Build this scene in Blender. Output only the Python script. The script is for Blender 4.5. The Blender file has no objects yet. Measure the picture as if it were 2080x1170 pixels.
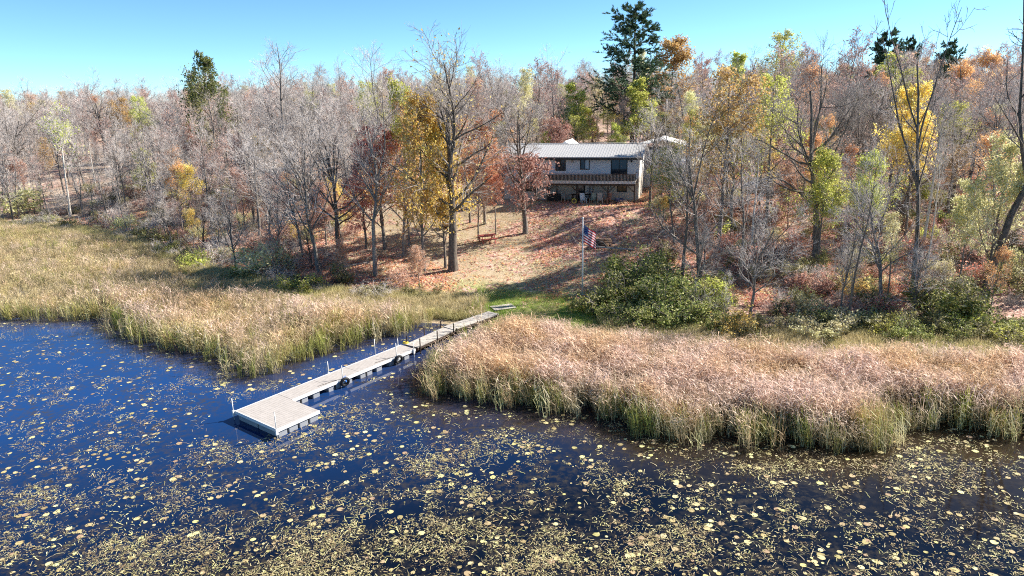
import bpy, math, random
import numpy as np
from mathutils import Vector, Matrix, Euler
R = math.radians
S = bpy.context.scene
col = S.collection

# ------------------------------------------------------------------ camera, sky, sun, exposure
F_PX, PITCH, ROLL, CAM_H = 1388.0, R(15.5), R(1.3), 16.0
cam_d = bpy.data.cameras.new('camera'); cam = bpy.data.objects.new('camera', cam_d); col.objects.link(cam)
cam_d.sensor_width = 36.0; cam_d.lens = F_PX / 2080 * 36; cam_d.clip_end = 6000; cam_d.clip_start = .1
cam.matrix_world = Matrix.Translation((0, 0, CAM_H)) @ Matrix.Rotation(math.pi / 2 - PITCH, 4, 'X') @ Matrix.Rotation(-ROLL, 4, 'Z')
S.camera = cam
SUN_EL, SUN_AZ = R(36), R(74)          # azimuth clockwise from +Y
w = bpy.data.worlds.new('World'); S.world = w; w.use_nodes = True
nt = w.node_tree; bg = nt.nodes['Background']
sky = nt.nodes.new('ShaderNodeTexSky'); sky.sky_type = 'NISHITA'; sky.sun_disc = False
sky.sun_elevation = SUN_EL; sky.sun_rotation = SUN_AZ
sky.altitude = 300; sky.air_density = .55; sky.dust_density = 0; sky.ozone_density = 6
wb = nt.nodes.new('ShaderNodeMix'); wb.data_type = 'RGBA'; wb.blend_type = 'MULTIPLY'; wb.inputs[0].default_value = 1; wb.inputs[7].default_value = (.88, 1.03, .93, 1)
nt.links.new(sky.outputs[0], wb.inputs[6]); nt.links.new(wb.outputs[2], bg.inputs[0]); bg.inputs[1].default_value = .095
sun_d = bpy.data.lights.new('sun', 'SUN'); sun = bpy.data.objects.new('sun', sun_d); col.objects.link(sun)
sun_d.energy = 5.0; sun_d.angle = R(.53); sun_d.color = (1, .94, .85)
to_sun = Vector((math.sin(SUN_AZ) * math.cos(SUN_EL), math.cos(SUN_AZ) * math.cos(SUN_EL), math.sin(SUN_EL)))
sun.rotation_euler = to_sun.to_track_quat('Z', 'Y').to_euler(); sun.location = (60, 60, 80)
vs = S.view_settings; vs.view_transform = 'Standard'; vs.look = 'None'; vs.gamma = 1; vs.exposure = 1.3; vs.use_curve_mapping = False
S.cycles.max_bounces = 6; S.cycles.diffuse_bounces = 4; S.cycles.glossy_bounces = 3; S.cycles.transmission_bounces = 3
S.cycles.transparent_max_bounces = 4; S.cycles.caustics_reflective = False; S.cycles.caustics_refractive = False
S.cycles.use_denoising = False; S.cycles.filter_width = 1.1

rng = np.random.default_rng(7)
# ------------------------------------------------------------------ pixel -> place helpers
def ray(x, y):
    u, v = x - 1040.0, y - 585.0
    c, s = math.cos(ROLL), math.sin(ROLL)
    u2, v2 = u * c - v * s, u * s + v * c
    return np.array([u2, F_PX * math.cos(PITCH) - v2 * math.sin(PITCH), -(F_PX * math.sin(PITCH) + v2 * math.cos(PITCH))])
def gz(x, y, z=0.0):
    d = ray(x, y); t = (z - CAM_H) / d[2]; return np.array([d[0] * t, d[1] * t, z])
def at_depth(x, y, Y):
    d = ray(x, y); t = Y / d[1]; return np.array([d[0] * t, Y, CAM_H + d[2] * t])

_sh = np.array([gz(x, y, .2)[:2] for x, y in ((-260, 445), (0, 452), (140, 462), (270, 484), (400, 540), (500, 570), (600, 588), (760, 600), (900, 606), (1000, 614), (1060, 618),
        (1150, 632), (1250, 655), (1400, 672), (1550, 684), (1700, 690), (1880, 690), (2080, 700), (2400, 720))])
_sh = _sh[np.argsort(_sh[:, 0])]
def shore_y(x): return np.interp(x, _sh[:, 0], _sh[:, 1])
# house frame
HT = R(15.0)
HF = np.array([14.45, 77.05]); HU = np.array([math.cos(HT), -math.sin(HT)]); HB = np.array([math.sin(HT), math.cos(HT)])
HL, HD, HZ = 15.65, 8.4, 4.55
H0 = HF - HU * HL                                   # front-left corner
def sstep(a, b, x):
    t = np.clip((x - a) / (b - a), 0, 1); return t * t * (3 - 2 * t)
def height(x, y):
    x = np.asarray(x, float); y = np.asarray(y, float)
    d = y - shore_y(x)
    dd = np.clip(d, 0, 27)
    h = .12 + .055 * dd + .0041 * dd * dd
    e = np.clip(d - 27, 0, None)
    h = h + 4.0 * (1 - np.exp(-e / 60.0)) + .012 * e
    h = np.where(d < 0, .12 - .06 * sstep(0, 4, -d) - .9 * sstep(5.0, 11, -d), h)
    # the berm to the right of the house, and the level pad it stands on
    q = np.stack([x - H0[0], y - H0[1]], -1)
    lx, ly = q @ HU, q @ HB
    h = h + 1.1 * np.exp(-(((lx - 21) / 4.5) ** 2 + ((ly - 2) / 6) ** 2))
    m = (1 - sstep(0, 3.0, np.maximum(np.maximum(-1.0 - lx, lx - HL - .3), np.maximum(-3.2 - ly, ly - HD - 1))))
    h = h * (1 - m) + HZ * m
    wob = .12 * np.sin(x * .41 + y * .23) * np.sin(x * .17 - y * .37 + 1.3)
    return h + wob * (1 - m) * sstep(2, 8, d)
def hz(x, y): return float(height(x, y))
def gt(x, y):
    d = ray(x, y); lo, hi = 5.0, 400.0
    Y = np.linspace(18, 300, 6000); t = Y / d[1]
    k = np.argmax((CAM_H + d[2] * t) <= np.maximum(height(d[0] * t, Y), 0))
    return np.array([d[0] * t[k], Y[k], max(hz(d[0] * t[k], Y[k]), 0)])

# ------------------------------------------------------------------ mesh and material helpers
def mesh_np(name, V, polys, mats=(), midx=None, rnd=None, smooth=False):
    """polys: list of (m,k) int arrays"""
    me = bpy.data.meshes.new(name)
    V = np.asarray(V, np.float32)
    me.vertices.add(len(V)); me.vertices.foreach_set('co', V.ravel())
    tot = np.concatenate([np.full(len(p), p.shape[1], np.int32) for p in polys])
    li = np.concatenate([np.asarray(p, np.int32).ravel() for p in polys])
    st = np.concatenate([[0], np.cumsum(tot)[:-1]]).astype(np.int32)
    me.loops.add(len(li)); me.loops.foreach_set('vertex_index', li)
    me.polygons.add(len(tot)); me.polygons.foreach_set('loop_start', st)
    try: me.polygons.foreach_set('loop_total', tot)
    except Exception: pass
    for m in mats: me.materials.append(m)
    if midx is not None: me.polygons.foreach_set('material_index', np.asarray(midx, np.int32))
    if smooth: me.polygons.foreach_set('use_smooth', np.ones(len(tot), bool))
    if rnd is not None:
        a = me.attributes.new('rnd', 'FLOAT', 'FACE'); a.data.foreach_set('value', np.asarray(rnd, np.float32))
    me.update(calc_edges=True); me.validate()
    return me
def link(name, me, parent=None, loc=(0, 0, 0), rz=0):
    o = bpy.data.objects.new(name, me); col.objects.link(o); o.location = loc; o.rotation_euler = (0, 0, rz)
    if parent: o.parent = parent
    return o
def tag(o, label=None, cat=None, group=None, kind=None):
    if label: o['label'] = label
    if cat: o['category'] = cat
    if group: o['group'] = group
    if kind: o['kind'] = kind
    return o
def empty(name, loc, rz=0):
    o = bpy.data.objects.new(name, None); col.objects.link(o); o.location = loc; o.rotation_euler = (0, 0, rz); o.empty_display_size = .3
    return o
class MB:
    """collects boxes, tubes, sheets and makes one mesh"""
    def __init__(s): s.V = []; s.P = []; s.n = 0
    def add(s, V, F):
        s.V += [tuple(v) for v in V]; s.P += [tuple(i + s.n for i in f) for f in F]; s.n = len(s.V); return s
    def box(s, x0, x1, y0, y1, z0, z1, M=None):
        V = [Vector((x, y, z)) for x in (x0, x1) for y in (y0, y1) for z in (z0, z1)]
        if M is not None: V = [M @ v for v in V]
        return s.add(V, [(0, 1, 3, 2), (4, 6, 7, 5), (0, 4, 5, 1), (2, 3, 7, 6), (0, 2, 6, 4), (1, 5, 7, 3)])
    def bar(s, a, b, w, h=None):
        a, b = Vector(a), Vector(b); d = b - a; h = h or w
        q = d.to_track_quat('Z', 'Y').to_matrix().to_4x4()
        return s.box(-w / 2, w / 2, -h / 2, h / 2, 0, d.length, Matrix.Translation(a) @ q)
    def tube(s, pts, rad, n=8, cap=True):
        pts = [Vector(p) for p in pts]; rad = rad if hasattr(rad, '__len__') else [rad] * len(pts)
        V = []; F = []
        for i, p in enumerate(pts):
            t = (pts[min(i + 1, len(pts) - 1)] - pts[max(i - 1, 0)]).normalized()
            a = t.orthogonal().normalized() if i == 0 else (pa - t * pa.dot(t)).normalized()
            pa = a; b = t.cross(a)
            V += [p + (a * math.cos(k * 2 * math.pi / n) + b * math.sin(k * 2 * math.pi / n)) * rad[i] for k in range(n)]
        for i in range(len(pts) - 1):
            F += [(i * n + k, i * n + (k + 1) % n, (i + 1) * n + (k + 1) % n, (i + 1) * n + k) for k in range(n)]
        if cap: F += [tuple(range(n - 1, -1, -1)), tuple((len(pts) - 1) * n + k for k in range(n))]
        return s.add(V, F)
    def torus(s, c, axis, R1, r, n=20, m=8):
        axis = Vector(axis).normalized(); a = axis.orthogonal().normalized(); b = axis.cross(a); V = []; F = []
        for i in range(n):
            t = i * 2 * math.pi / n; rad = a * math.cos(t) + b * math.sin(t)
            V += [Vector(c) + rad * (R1 + r * math.cos(k * 2 * math.pi / m)) + axis * r * math.sin(k * 2 * math.pi / m) for k in range(m)]
        for i in range(n):
            F += [(i * m + k, i * m + (k + 1) % m, (i + 1) % n * m + (k + 1) % m, (i + 1) % n * m + k) for k in range(m)]
        return s.add(V, F)
    def build(s, name, mat, parent=None, bevel=0, smooth=False):
        me = bpy.data.meshes.new(name); me.from_pydata(s.V, [], s.P); me.materials.append(mat)
        if smooth: me.polygons.foreach_set('use_smooth', np.ones(len(me.polygons), bool))
        me.update(); o = link(name, me, parent)
        if bevel:
            b = o.modifiers.new('bevel', 'BEVEL'); b.width = bevel; b.segments = 2; b.limit_method = 'ANGLE'
        return o

class N:
    """short node-tree writer"""
    def __init__(s, name):
        s.m = bpy.data.materials.new(name); s.m.use_nodes = True; s.t = s.m.node_tree; s.b = s.t.nodes['Principled BSDF']; s.out = s.t.nodes['Material Output']
    def n(s, typ, **kw):
        x = s.t.nodes.new('ShaderNode' + typ)
        for k, v in kw.items():
            if hasattr(x, k): setattr(x, k, v)
            else: x.inputs[k].default_value = v
        return x
    def l(s, a, b): s.t.links.new(a, b)
    def ramp(s, fac, stops, interp='LINEAR'):
        r = s.n('ValToRGB'); e = r.color_ramp; e.interpolation = interp
        while len(e.elements) < len(stops): e.elements.new(.5)
        for q, (p, c) in zip(e.elements, stops): q.position = p; q.color = (*c, 1)
        s.l(fac, r.inputs[0]); return r.outputs[0]
    def noise(s, scale, detail=4, vec=None, rough=.55):
        x = s.n('TexNoise'); x.inputs['Scale'].default_value = scale; x.inputs['Detail'].default_value = detail; x.inputs['Roughness'].default_value = rough
        if vec: s.l(vec, x.inputs['Vector'])
        return x.outputs['Fac']
    def pos(s): return s.n('NewGeometry').outputs['Position']
    def mix(s, f, a, b, mode='MIX'):
        x = s.n('Mix', data_type='RGBA', blend_type=mode)
        for v, i in ((f, 0), (a, 6), (b, 7)):
            if hasattr(v, 'is_linked'): s.l(v, x.inputs[i])
            else: x.inputs[i].default_value = v if not isinstance(v, tuple) else (*v, 1)
        return x.outputs[2]
    def math(s, op, a, b=0.0):
        x = s.n('Math', operation=op)
        for v, i in ((a, 0), (b, 1)):
            if hasattr(v, 'is_linked'): s.l(v, x.inputs[i])
            else: x.inputs[i].default_value = v
        return x.outputs[0]
    def col(s, c): s.l(c, s.b.inputs['Base Color']) if hasattr(c, 'is_linked') else setattr(s.b.inputs['Base Color'], 'default_value', (*c, 1)); return s
    def rough(s, r, spec=.3): s.b.inputs['Roughness'].default_value = r; s.b.inputs['Specular IOR Level'].default_value = spec; return s
    def bump(s, hgt, strength=.4, dist=.05):
        x = s.n('Bump'); x.inputs['Strength'].default_value = strength; x.inputs['Distance'].default_value = dist; s.l(hgt, x.inputs['Height']); s.l(x.outputs[0], s.b.inputs['Normal']); return s
    def translucent(s, c, f):
        """mix in a translucent lobe of colour socket c"""
        tr = s.n('BsdfTranslucent'); s.l(c, tr.inputs[0]); mx = s.n('MixShader'); mx.inputs[0].default_value = f
        s.l(s.b.outputs[0], mx.inputs[1]); s.l(tr.outputs[0], mx.inputs[2]); s.l(mx.outputs[0], s.out.inputs[0]); return s

def plain(name, c, rough=.7, spec=.3, var=.12, scale=3.0, metal=0):
    a = N(name); f = a.noise(scale, 5, a.n('TexCoord').outputs['Object'])
    a.col(a.ramp(f, ((.3, tuple(x * (1 - var) for x in c)), (.7, tuple(min(x * (1 + var), .95) for x in c))))).rough(rough, spec)
    a.b.inputs['Metallic'].default_value = metal
    return a.m
def bark(name, dark, light, birch=False):
    a = N(name); oi = a.n('ObjectInfo').outputs['Random']; p = a.n('TexCoord').outputs['Object']
    mp = a.n('Mapping'); mp.inputs['Scale'].default_value = (1, 1, 5 if birch else .35); a.l(p, mp.inputs[0])
    f = a.noise(5 if birch else 9, 5, mp.outputs[0], .65)
    if birch: c = a.ramp(f, ((.36, (.05, .045, .04)), (.44, light), (1, light)))
    else: c = a.ramp(f, ((.32, dark), (.68, light)))
    hsv = a.n('HueSaturation'); a.l(c, hsv.inputs['Color'])
    a.l(a.math('MULTIPLY_ADD', oi, .5), hsv.inputs['Value']); hsv.inputs['Value'].links[0].from_node.inputs[2].default_value = .75
    a.col(hsv.outputs[0]).rough(.9, .15).bump(f, .6, .03)
    return a.m
def leafmat(name, stops, tr=.4, hue=.03, val=.35):
    a = N(name); at = a.n('Attribute', attribute_name='rnd').outputs['Fac']; oi = a.n('ObjectInfo').outputs['Random']
    c = a.ramp(at, [(i / max(len(stops) - 1, 1), s_) for i, s_ in enumerate(stops)])
    hsv = a.n('HueSaturation'); a.l(c, hsv.inputs['Color'])
    h = a.math('MULTIPLY_ADD', oi, hue); h.node.inputs[2].default_value = .5 - hue / 2; a.l(h, hsv.inputs['Hue'])
    v = a.math('MULTIPLY_ADD', oi, val); v.node.inputs[2].default_value = 1 - val / 2; a.l(v, hsv.inputs['Value'])
    a.col(hsv.outputs[0]).rough(.55, .3).translucent(hsv.outputs[0], tr)
    return a.m

# ------------------------------------------------------------------ materials
M = {}
M['bark_grey'] = bark('bark_grey', (.085, .073, .064), (.28, .245, .215))
M['bark_dark'] = bark('bark_dark', (.06, .05, .043), (.22, .185, .155))
M['bark_pale'] = bark('bark_pale', (.15, .135, .12), (.42, .38, .34))
M['bark_birch'] = bark('bark_birch', (.05, .05, .05), (.62, .58, .52), True)
M['bark_pine'] = bark('bark_pine', (.04, .03, .026), (.16, .11, .085))
M['twig_grey'] = bark('twig_grey', (.40, .36, .335), (.71, .65, .61))
M['twig_dark'] = bark('twig_dark', (.16, .14, .125), (.44, .39, .35))
M['twig_red'] = bark('twig_red', (.36, .28, .26), (.64, .53, .50))
M['leaf_yellow'] = leafmat('leaf_yellow', ((.72, .45, .07), (.84, .64, .14), (.90, .76, .30), (.80, .52, .12)), 0.5)
M['leaf_gold'] = leafmat('leaf_gold', ((.52, .32, .09), (.68, .48, .16), (.76, .60, .26)), 0.5)
M['leaf_lime'] = leafmat('leaf_lime', ((.32, .36, .06), (.56, .58, .12), (.74, .70, .22), (.42, .46, .09)), 0.5)
M['leaf_green'] = leafmat('leaf_green', ((.06, .09, .02), (.14, .18, .04), (.30, .32, .09)), 0.4)
M['leaf_red'] = leafmat('leaf_red', ((.64, .18, .11), (.80, .34, .24), (.86, .50, .38), (.72, .24, .15)), 0.5)
M['leaf_orange'] = leafmat('leaf_orange', ((.64, .30, .12), (.80, .46, .20), (.86, .60, .32)), 0.5)
M['leaf_russet'] = leafmat('leaf_russet', ((.38, .19, .13), (.58, .34, .25), (.68, .48, .37)), 0.45)
M['leaf_pale'] = leafmat('leaf_pale', ((.50, .46, .20), (.70, .65, .34), (.80, .76, .50)), 0.45)
M['leaf_shrub'] = leafmat('leaf_shrub', ((.05, .08, .02), (.20, .25, .05), (.42, .43, .13), (.62, .58, .28)), .4)
M['leaf_olive'] = leafmat('leaf_olive', ((.10, .10, .04), (.26, .25, .09), (.46, .41, .18)), .35)
M['needle_pine'] = leafmat('needle_pine', ((.035, .07, .045), (.07, .12, .065), (.13, .19, .09)), .3, .02)
M['needle_spruce'] = leafmat('needle_spruce', ((.025, .05, .035), (.06, .10, .07), (.12, .17, .12)), .25, .02)

# ground
def ground_mat():
    a = N('ground_mat'); p = a.pos()
    z = a.n('Attribute', attribute_name='zone'); sep = a.n('SeparateColor'); a.l(z.outputs['Color'], sep.inputs[0])
    lawn, green, gravel = sep.outputs[0], sep.outputs[1], sep.outputs[2]
    vo = a.n('TexVoronoi'); vo.inputs['Scale'].default_value = 5.0; a.l(p, vo.inputs['Vector'])
    vs_ = a.n('SeparateColor'); a.l(vo.outputs['Color'], vs_.inputs[0])
    n1 = a.noise(.22, 5, p); n2 = a.noise(1.3, 6, p); n3 = a.noise(14, 4, p)
    lit = a.ramp(vs_.outputs[0], ((0, (.13, .095, .07)), (.25, (.33, .235, .17)), (.5, (.50, .36, .265)), (.75, (.62, .49, .37)), (1, (.70, .60, .46))))
    lit2 = a.ramp(vs_.outputs[1], ((0, (.15, .09, .07)), (.35, (.42, .23, .18)), (.7, (.60, .37, .30)), (1, (.67, .50, .40))))
    litter = a.mix(a.ramp(n1, ((.42, (0, 0, 0)), (.6, (1, 1, 1)))), lit, lit2)
    grass = a.ramp(n2, ((.25, (.34, .265, .15)), (.5, (.42, .33, .215)), (.75, (.50, .40, .30))))
    gg = a.ramp(n2, ((.3, (.20, .25, .055)), (.6, (.33, .38, .10)), (.8, (.46, .44, .19))))
    grass = a.mix(green, grass, gg)
    grass = a.mix(.5, grass, a.ramp(n3, ((.35, (.45, .45, .45)), (.65, (1.5, 1.5, 1.5)))), 'MULTIPLY')
    # fallen leaves lying on the grass in drifts
    cov = a.math('SUBTRACT', a.noise(.33, 4, p, .6), .46); cov = a.math('MULTIPLY', cov, 5.0)
    alp = a.n('Attribute', attribute_name='zone').outputs['Alpha']
    cov = a.math('ADD', cov, alp); thr = a.math('GREATER_THAN', cov, vs_.outputs[2])
    lawnc = a.mix(thr, grass, lit2)
    brk = a.ramp(a.noise(.5, 5, p, .65), ((.50, (0, 0, 0)), (.66, (.75, .75, .75)))); litter = a.mix(brk, litter, a.mix(.6, grass, (.16, .12, .075)))
    c = a.mix(lawn, litter, lawnc)
    gr = a.ramp(n3, ((.3, (.42, .37, .33)), (.7, (.66, .60, .54))))
    c = a.mix(gravel, c, gr)
    a.col(c).rough(.95, .1).bump(a.math('ADD', vs_.outputs[0], n3), .6, .08)
    return a.m
M['ground'] = ground_mat()
def water_mat():
    a = N('water_mat'); p = a.pos()
    n1 = a.noise(.30, 6, p, .6); n2 = a.noise(2.6, 6, p, .7)
    f = a.math('MULTIPLY', a.ramp(n1, ((.36, (0, 0, 0)), (.60, (1, 1, 1)))), a.ramp(n2, ((.46, (0, 0, 0)), (.66, (1, 1, 1)))))
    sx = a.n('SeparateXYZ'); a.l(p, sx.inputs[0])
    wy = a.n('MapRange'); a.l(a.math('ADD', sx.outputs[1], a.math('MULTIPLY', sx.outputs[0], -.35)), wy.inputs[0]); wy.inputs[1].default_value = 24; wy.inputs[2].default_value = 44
    deep = a.mix(f, a.mix(wy.outputs[0], (.002, .004, .011), (.008, .042, .155)), (.046, .038, .026))  # dark near, blue far left: sky reflection put into the body colour
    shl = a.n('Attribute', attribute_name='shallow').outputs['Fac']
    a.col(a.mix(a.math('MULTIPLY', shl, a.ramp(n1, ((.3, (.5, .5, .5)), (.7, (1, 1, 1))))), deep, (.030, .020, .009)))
    a.b.inputs['Roughness'].default_value = .02; a.b.inputs['IOR'].default_value = 1.33; a.b.inputs['Specular IOR Level'].default_value = .42
    mp = a.n('Mapping'); mp.inputs['Scale'].default_value = (1.0, 2.2, 1); a.l(p, mp.inputs[0])
    a.bump(a.noise(2.2, 3, mp.outputs[0]), .03, .05)
    return a.m
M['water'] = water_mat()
def reed_mat(name, low, mid, top, alt, tr=.3):
    a = N(name); p = a.pos(); sx = a.n('SeparateXYZ'); a.l(p, sx.inputs[0])
    at = a.n('Attribute', attribute_name='rnd').outputs['Fac']; oi = a.n('ObjectInfo').outputs['Random']
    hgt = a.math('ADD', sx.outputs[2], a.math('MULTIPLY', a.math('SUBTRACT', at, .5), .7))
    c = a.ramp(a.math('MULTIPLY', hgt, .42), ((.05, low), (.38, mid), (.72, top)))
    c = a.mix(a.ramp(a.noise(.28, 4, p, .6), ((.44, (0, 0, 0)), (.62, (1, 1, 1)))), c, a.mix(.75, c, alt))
    hsv = a.n('HueSaturation'); a.l(c, hsv.inputs['Color'])
    v = a.math('MULTIPLY_ADD', a.math('ADD', oi, at), .55); v.node.inputs[2].default_value = .5; a.l(v, hsv.inputs['Value'])
    a.col(hsv.outputs[0]).rough(.6, .3).translucent(hsv.outputs[0], tr); return a.m
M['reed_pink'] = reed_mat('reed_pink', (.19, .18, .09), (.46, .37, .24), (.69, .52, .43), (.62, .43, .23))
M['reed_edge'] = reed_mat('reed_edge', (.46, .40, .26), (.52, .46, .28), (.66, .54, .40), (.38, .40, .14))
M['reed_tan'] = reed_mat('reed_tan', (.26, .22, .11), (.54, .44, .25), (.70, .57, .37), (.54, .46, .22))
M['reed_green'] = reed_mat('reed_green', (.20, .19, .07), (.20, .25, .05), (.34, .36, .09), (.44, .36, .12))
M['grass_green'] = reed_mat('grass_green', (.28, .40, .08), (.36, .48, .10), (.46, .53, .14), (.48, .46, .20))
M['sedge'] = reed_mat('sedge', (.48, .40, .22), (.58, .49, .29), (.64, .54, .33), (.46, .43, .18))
M['pad'] = leafmat('pad_mat', ((.48, .40, .14), (.62, .55, .26), (.68, .62, .38), (.34, .31, .10), (.46, .34, .20)), .1, .05, .3)
M['weed'] = leafmat('weed_mat', ((.10, .075, .04), (.34, .27, .13), (.60, .50, .25), (.70, .62, .38)), .15, .06, .7)
M['stem'] = leafmat('stem_mat', ((.34, .33, .12), (.56, .49, .25), (.66, .56, .36)), .1, .04, .4)
M['algae'] = plain('algae_mat', (.24, .28, .10), .6, .3, .4, 5)
# built things
M['roof'] = plain('roof_metal', (.44, .43, .42), .38, .5, .05, 1.2)
M['white'] = plain('white_paint', (.74, .73, .71), .55, .4, .05)
M['siding'] = plain('siding_grey', (.66, .67, .69), .65, .3, .05, 1.0)
M['block'] = plain('basement_cream', (.56, .52, .46), .8, .2, .08, 1.5)
M['dark_trim'] = plain('dark_trim', (.045, .04, .038), .6, .3)
M['wood_dark'] = plain('wood_dark', (.07, .05, .04), .8, .2, .3, 6)
M['wood_grey'] = plain('wood_grey', (.46, .42, .37), .85, .2, .25, 8)
M['deck_board'] = plain('deck_board', (.40, .365, .335), .7, .25, .10, 5)
M['alu'] = plain('white_aluminium', (.66, .66, .66), .4, .5, .03)
M['galv'] = plain('galvanised_pipe', (.42, .42, .41), .45, .5, .1, 6, .4)
M['float_grey'] = plain('float_grey', (.26, .27, .29), .55, .4, .08)
M['black'] = plain('black_rubber', (.018, .018, .02), .65, .3, .3)
M['rope_blue'] = plain('rope_blue', (.05, .22, .60), .7, .2)
M['yellow'] = plain('yellow_plastic', (.75, .56, .06), .5, .4)
M['red_paint'] = plain('red_paint', (.42, .10, .08), .6, .3, .2)
M['green_plastic'] = plain('green_plastic', (.30, .33, .26), .5, .4)
M['tan_plastic'] = plain('tan_plastic', (.50, .40, .32), .5, .4)
M['rust_plastic'] = plain('rust_plastic', (.48, .22, .14), .5, .4)
M['navy'] = plain('navy_cloth', (.05, .07, .14), .8, .2)
M['log'] = plain('log_bark', (.12, .08, .06), .95, .1, .4, 9)
g_ = N('glass_mat'); g_.col((.03, .035, .045)).rough(.05, .6); M['glass'] = g_.m
g_ = N('curtain_mat'); g_.col((.50, .54, .58)).rough(.08, .6); M['curtain'] = g_.m
M['car_paint'] = plain('car_paint', (.72, .72, .73), .25, .6, .02)

# ------------------------------------------------------------------ ground and water
def in_poly(x, y, P):
    x = np.asarray(x); y = np.asarray(y); c = np.zeros(x.shape, bool); j = len(P) - 1
    for i in range(len(P)):
        xi, yi = P[i]; xj, yj = P[j]
        k = ((yi > y) != (yj > y)) & (x < (xj - xi) * (y - yi) / (yj - yi + 1e-12) + xi); c ^= k; j = i
    return c
LAWN = [tuple(gt(*q)[:2]) for q in ((930, 612), (912, 545), (760, 500), (735, 450), (730, 398), (900, 388), (1040, 400))] + \
       [tuple(H0 + HB * 2), tuple(HF + HB * 2)] + [tuple(gt(*q)[:2]) for q in ((1345, 425), (1340, 470), (1265, 520), (1225, 560), (1205, 610), (1120, 632), (1020, 622))]
GRAVEL = [tuple(gt(*q)[:2]) for q in ((740, 432), (745, 400), (800, 384), (880, 380), (850, 398), (800, 412))]
def build_ground():
    xs = np.unique(np.concatenate([np.linspace(-700, -90, 20), np.linspace(-90, 60, 301), np.linspace(60, 700, 20)]))
    ys = np.unique(np.concatenate([np.linspace(-60, 18, 8), np.linspace(18, 112, 189), np.linspace(112, 260, 50), np.linspace(260, 1500, 12)]))
    X, Y = np.meshgrid(xs, ys); Z = height(X, Y); nx, ny = len(xs), len(ys)
    V = np.stack([X, Y, Z], -1).reshape(-1, 3); i = np.arange(nx * ny).reshape(ny, nx)
    F = np.stack([i[:-1, :-1], i[:-1, 1:], i[1:, 1:], i[1:, :-1]], -1).reshape(-1, 4)
    me = mesh_np('ground', V, [F], [M['ground']], smooth=True)
    # zones: lawn, bright grass by the shore, gravel, drifts of leaves
    x, y = V[:, 0], V[:, 1]
    def soft(P, k=1.6, n=8):
        acc = np.zeros(len(x)); r2 = np.random.default_rng(3)
        for a in range(n):
            acc += in_poly(x + r2.normal(0, k, len(x)) * .5 + math.cos(a) * k, y + r2.normal(0, k, len(x)) * .5 + math.sin(a) * k, P)
        return acc / n
    d = y - shore_y(x); lawn = soft(LAWN)
    green = (1 - sstep(2.5, 6.5, d)) * (.75 + .25 * sstep(1.5, 5, x)) + .22 * np.exp(-((x - 9) / 5) ** 2)
    marsh = 1 - sstep(-1, 1.5, d)
    green = np.where((d < -.5) & ((x < -2) | (x > 8)), .12, green)
    lawn = np.maximum(lawn, marsh * .7)
    C = np.stack([lawn, np.clip(green, 0, 1), soft(GRAVEL, 1.2), np.clip(.9 * sstep(1.5, 4, x) * sstep(58, 66, y) - .05 - .35 * (x < -2) + .45 * np.exp(-((x + 1) / 3) ** 2 - ((y - 66) / 2.5) ** 2), -1, 1)], -1)
    a = me.color_attributes.new('zone', 'FLOAT_COLOR', 'POINT'); a.data.foreach_set('color', C.astype(np.float32).ravel())
    tag(link('ground', me), 'leaf-strewn ground rising from the marsh to the wood', None, None, 'structure')
build_ground()
# ------------------------------------------------------------------ scatter of uncountable growth (geometry nodes)
def protos(objs):
    c = bpy.data.collections.new('growth_kinds')
    for nm, me in objs: c.objects.link(bpy.data.objects.new(nm, me))
    return c
def scatter(name, P, rz, scl, idx, coll, label):
    me = bpy.data.meshes.new(name); P = np.asarray(P, np.float32)
    me.vertices.add(len(P)); me.vertices.foreach_set('co', P.ravel())
    a = me.attributes.new('rz', 'FLOAT_VECTOR', 'POINT'); v = np.zeros((len(P), 3), np.float32); v[:, 2] = rz; a.data.foreach_set('vector', v.ravel())
    a = me.attributes.new('scl', 'FLOAT_VECTOR', 'POINT'); s = np.asarray(scl, np.float32); s = np.repeat(s[:, None], 3, 1) if s.ndim == 1 else s; a.data.foreach_set('vector', np.ascontiguousarray(s).ravel())
    a = me.attributes.new('idx', 'INT', 'POINT'); a.data.foreach_set('value', np.asarray(idx, np.int32))
    o = link(name, me); g = bpy.data.node_groups.new(name, 'GeometryNodeTree')
    g.interface.new_socket('Geometry', in_out='INPUT', socket_type='NodeSocketGeometry'); g.interface.new_socket('Geometry', in_out='OUTPUT', socket_type='NodeSocketGeometry')
    gi = g.nodes.new('NodeGroupInput'); go = g.nodes.new('NodeGroupOutput'); ip = g.nodes.new('GeometryNodeInstanceOnPoints')
    ci = g.nodes.new('GeometryNodeCollectionInfo'); ci.inputs['Collection'].default_value = coll; ci.inputs['Separate Children'].default_value = True; ci.inputs['Reset Children'].default_value = True
    def named(n, t):
        x = g.nodes.new('GeometryNodeInputNamedAttribute'); x.data_type = t; x.inputs['Name'].default_value = n; return [q for q in x.outputs if q.enabled and q.name == 'Attribute'][0]
    ip.inputs['Pick Instance'].default_value = True
    e2r = g.nodes.new('FunctionNodeEulerToRotation')
    g.links.new(gi.outputs[0], ip.inputs['Points']); g.links.new(ci.outputs[0], ip.inputs['Instance']); g.links.new(named('idx', 'INT'), ip.inputs['Instance Index'])
    g.links.new(named('rz', 'FLOAT_VECTOR'), e2r.inputs[0]); g.links.new(e2r.outputs[0], ip.inputs['Rotation']); g.links.new(named('scl', 'FLOAT_VECTOR'), ip.inputs['Scale'])
    g.links.new(ip.outputs[0], go.inputs[0])
    m = o.modifiers.new('scatter', 'NODES'); m.node_group = g
    return tag(o, label, None, None, 'stuff')
def unit(v): return v / np.maximum(np.linalg.norm(v, axis=-1, keepdims=True), 1e-9)
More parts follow.
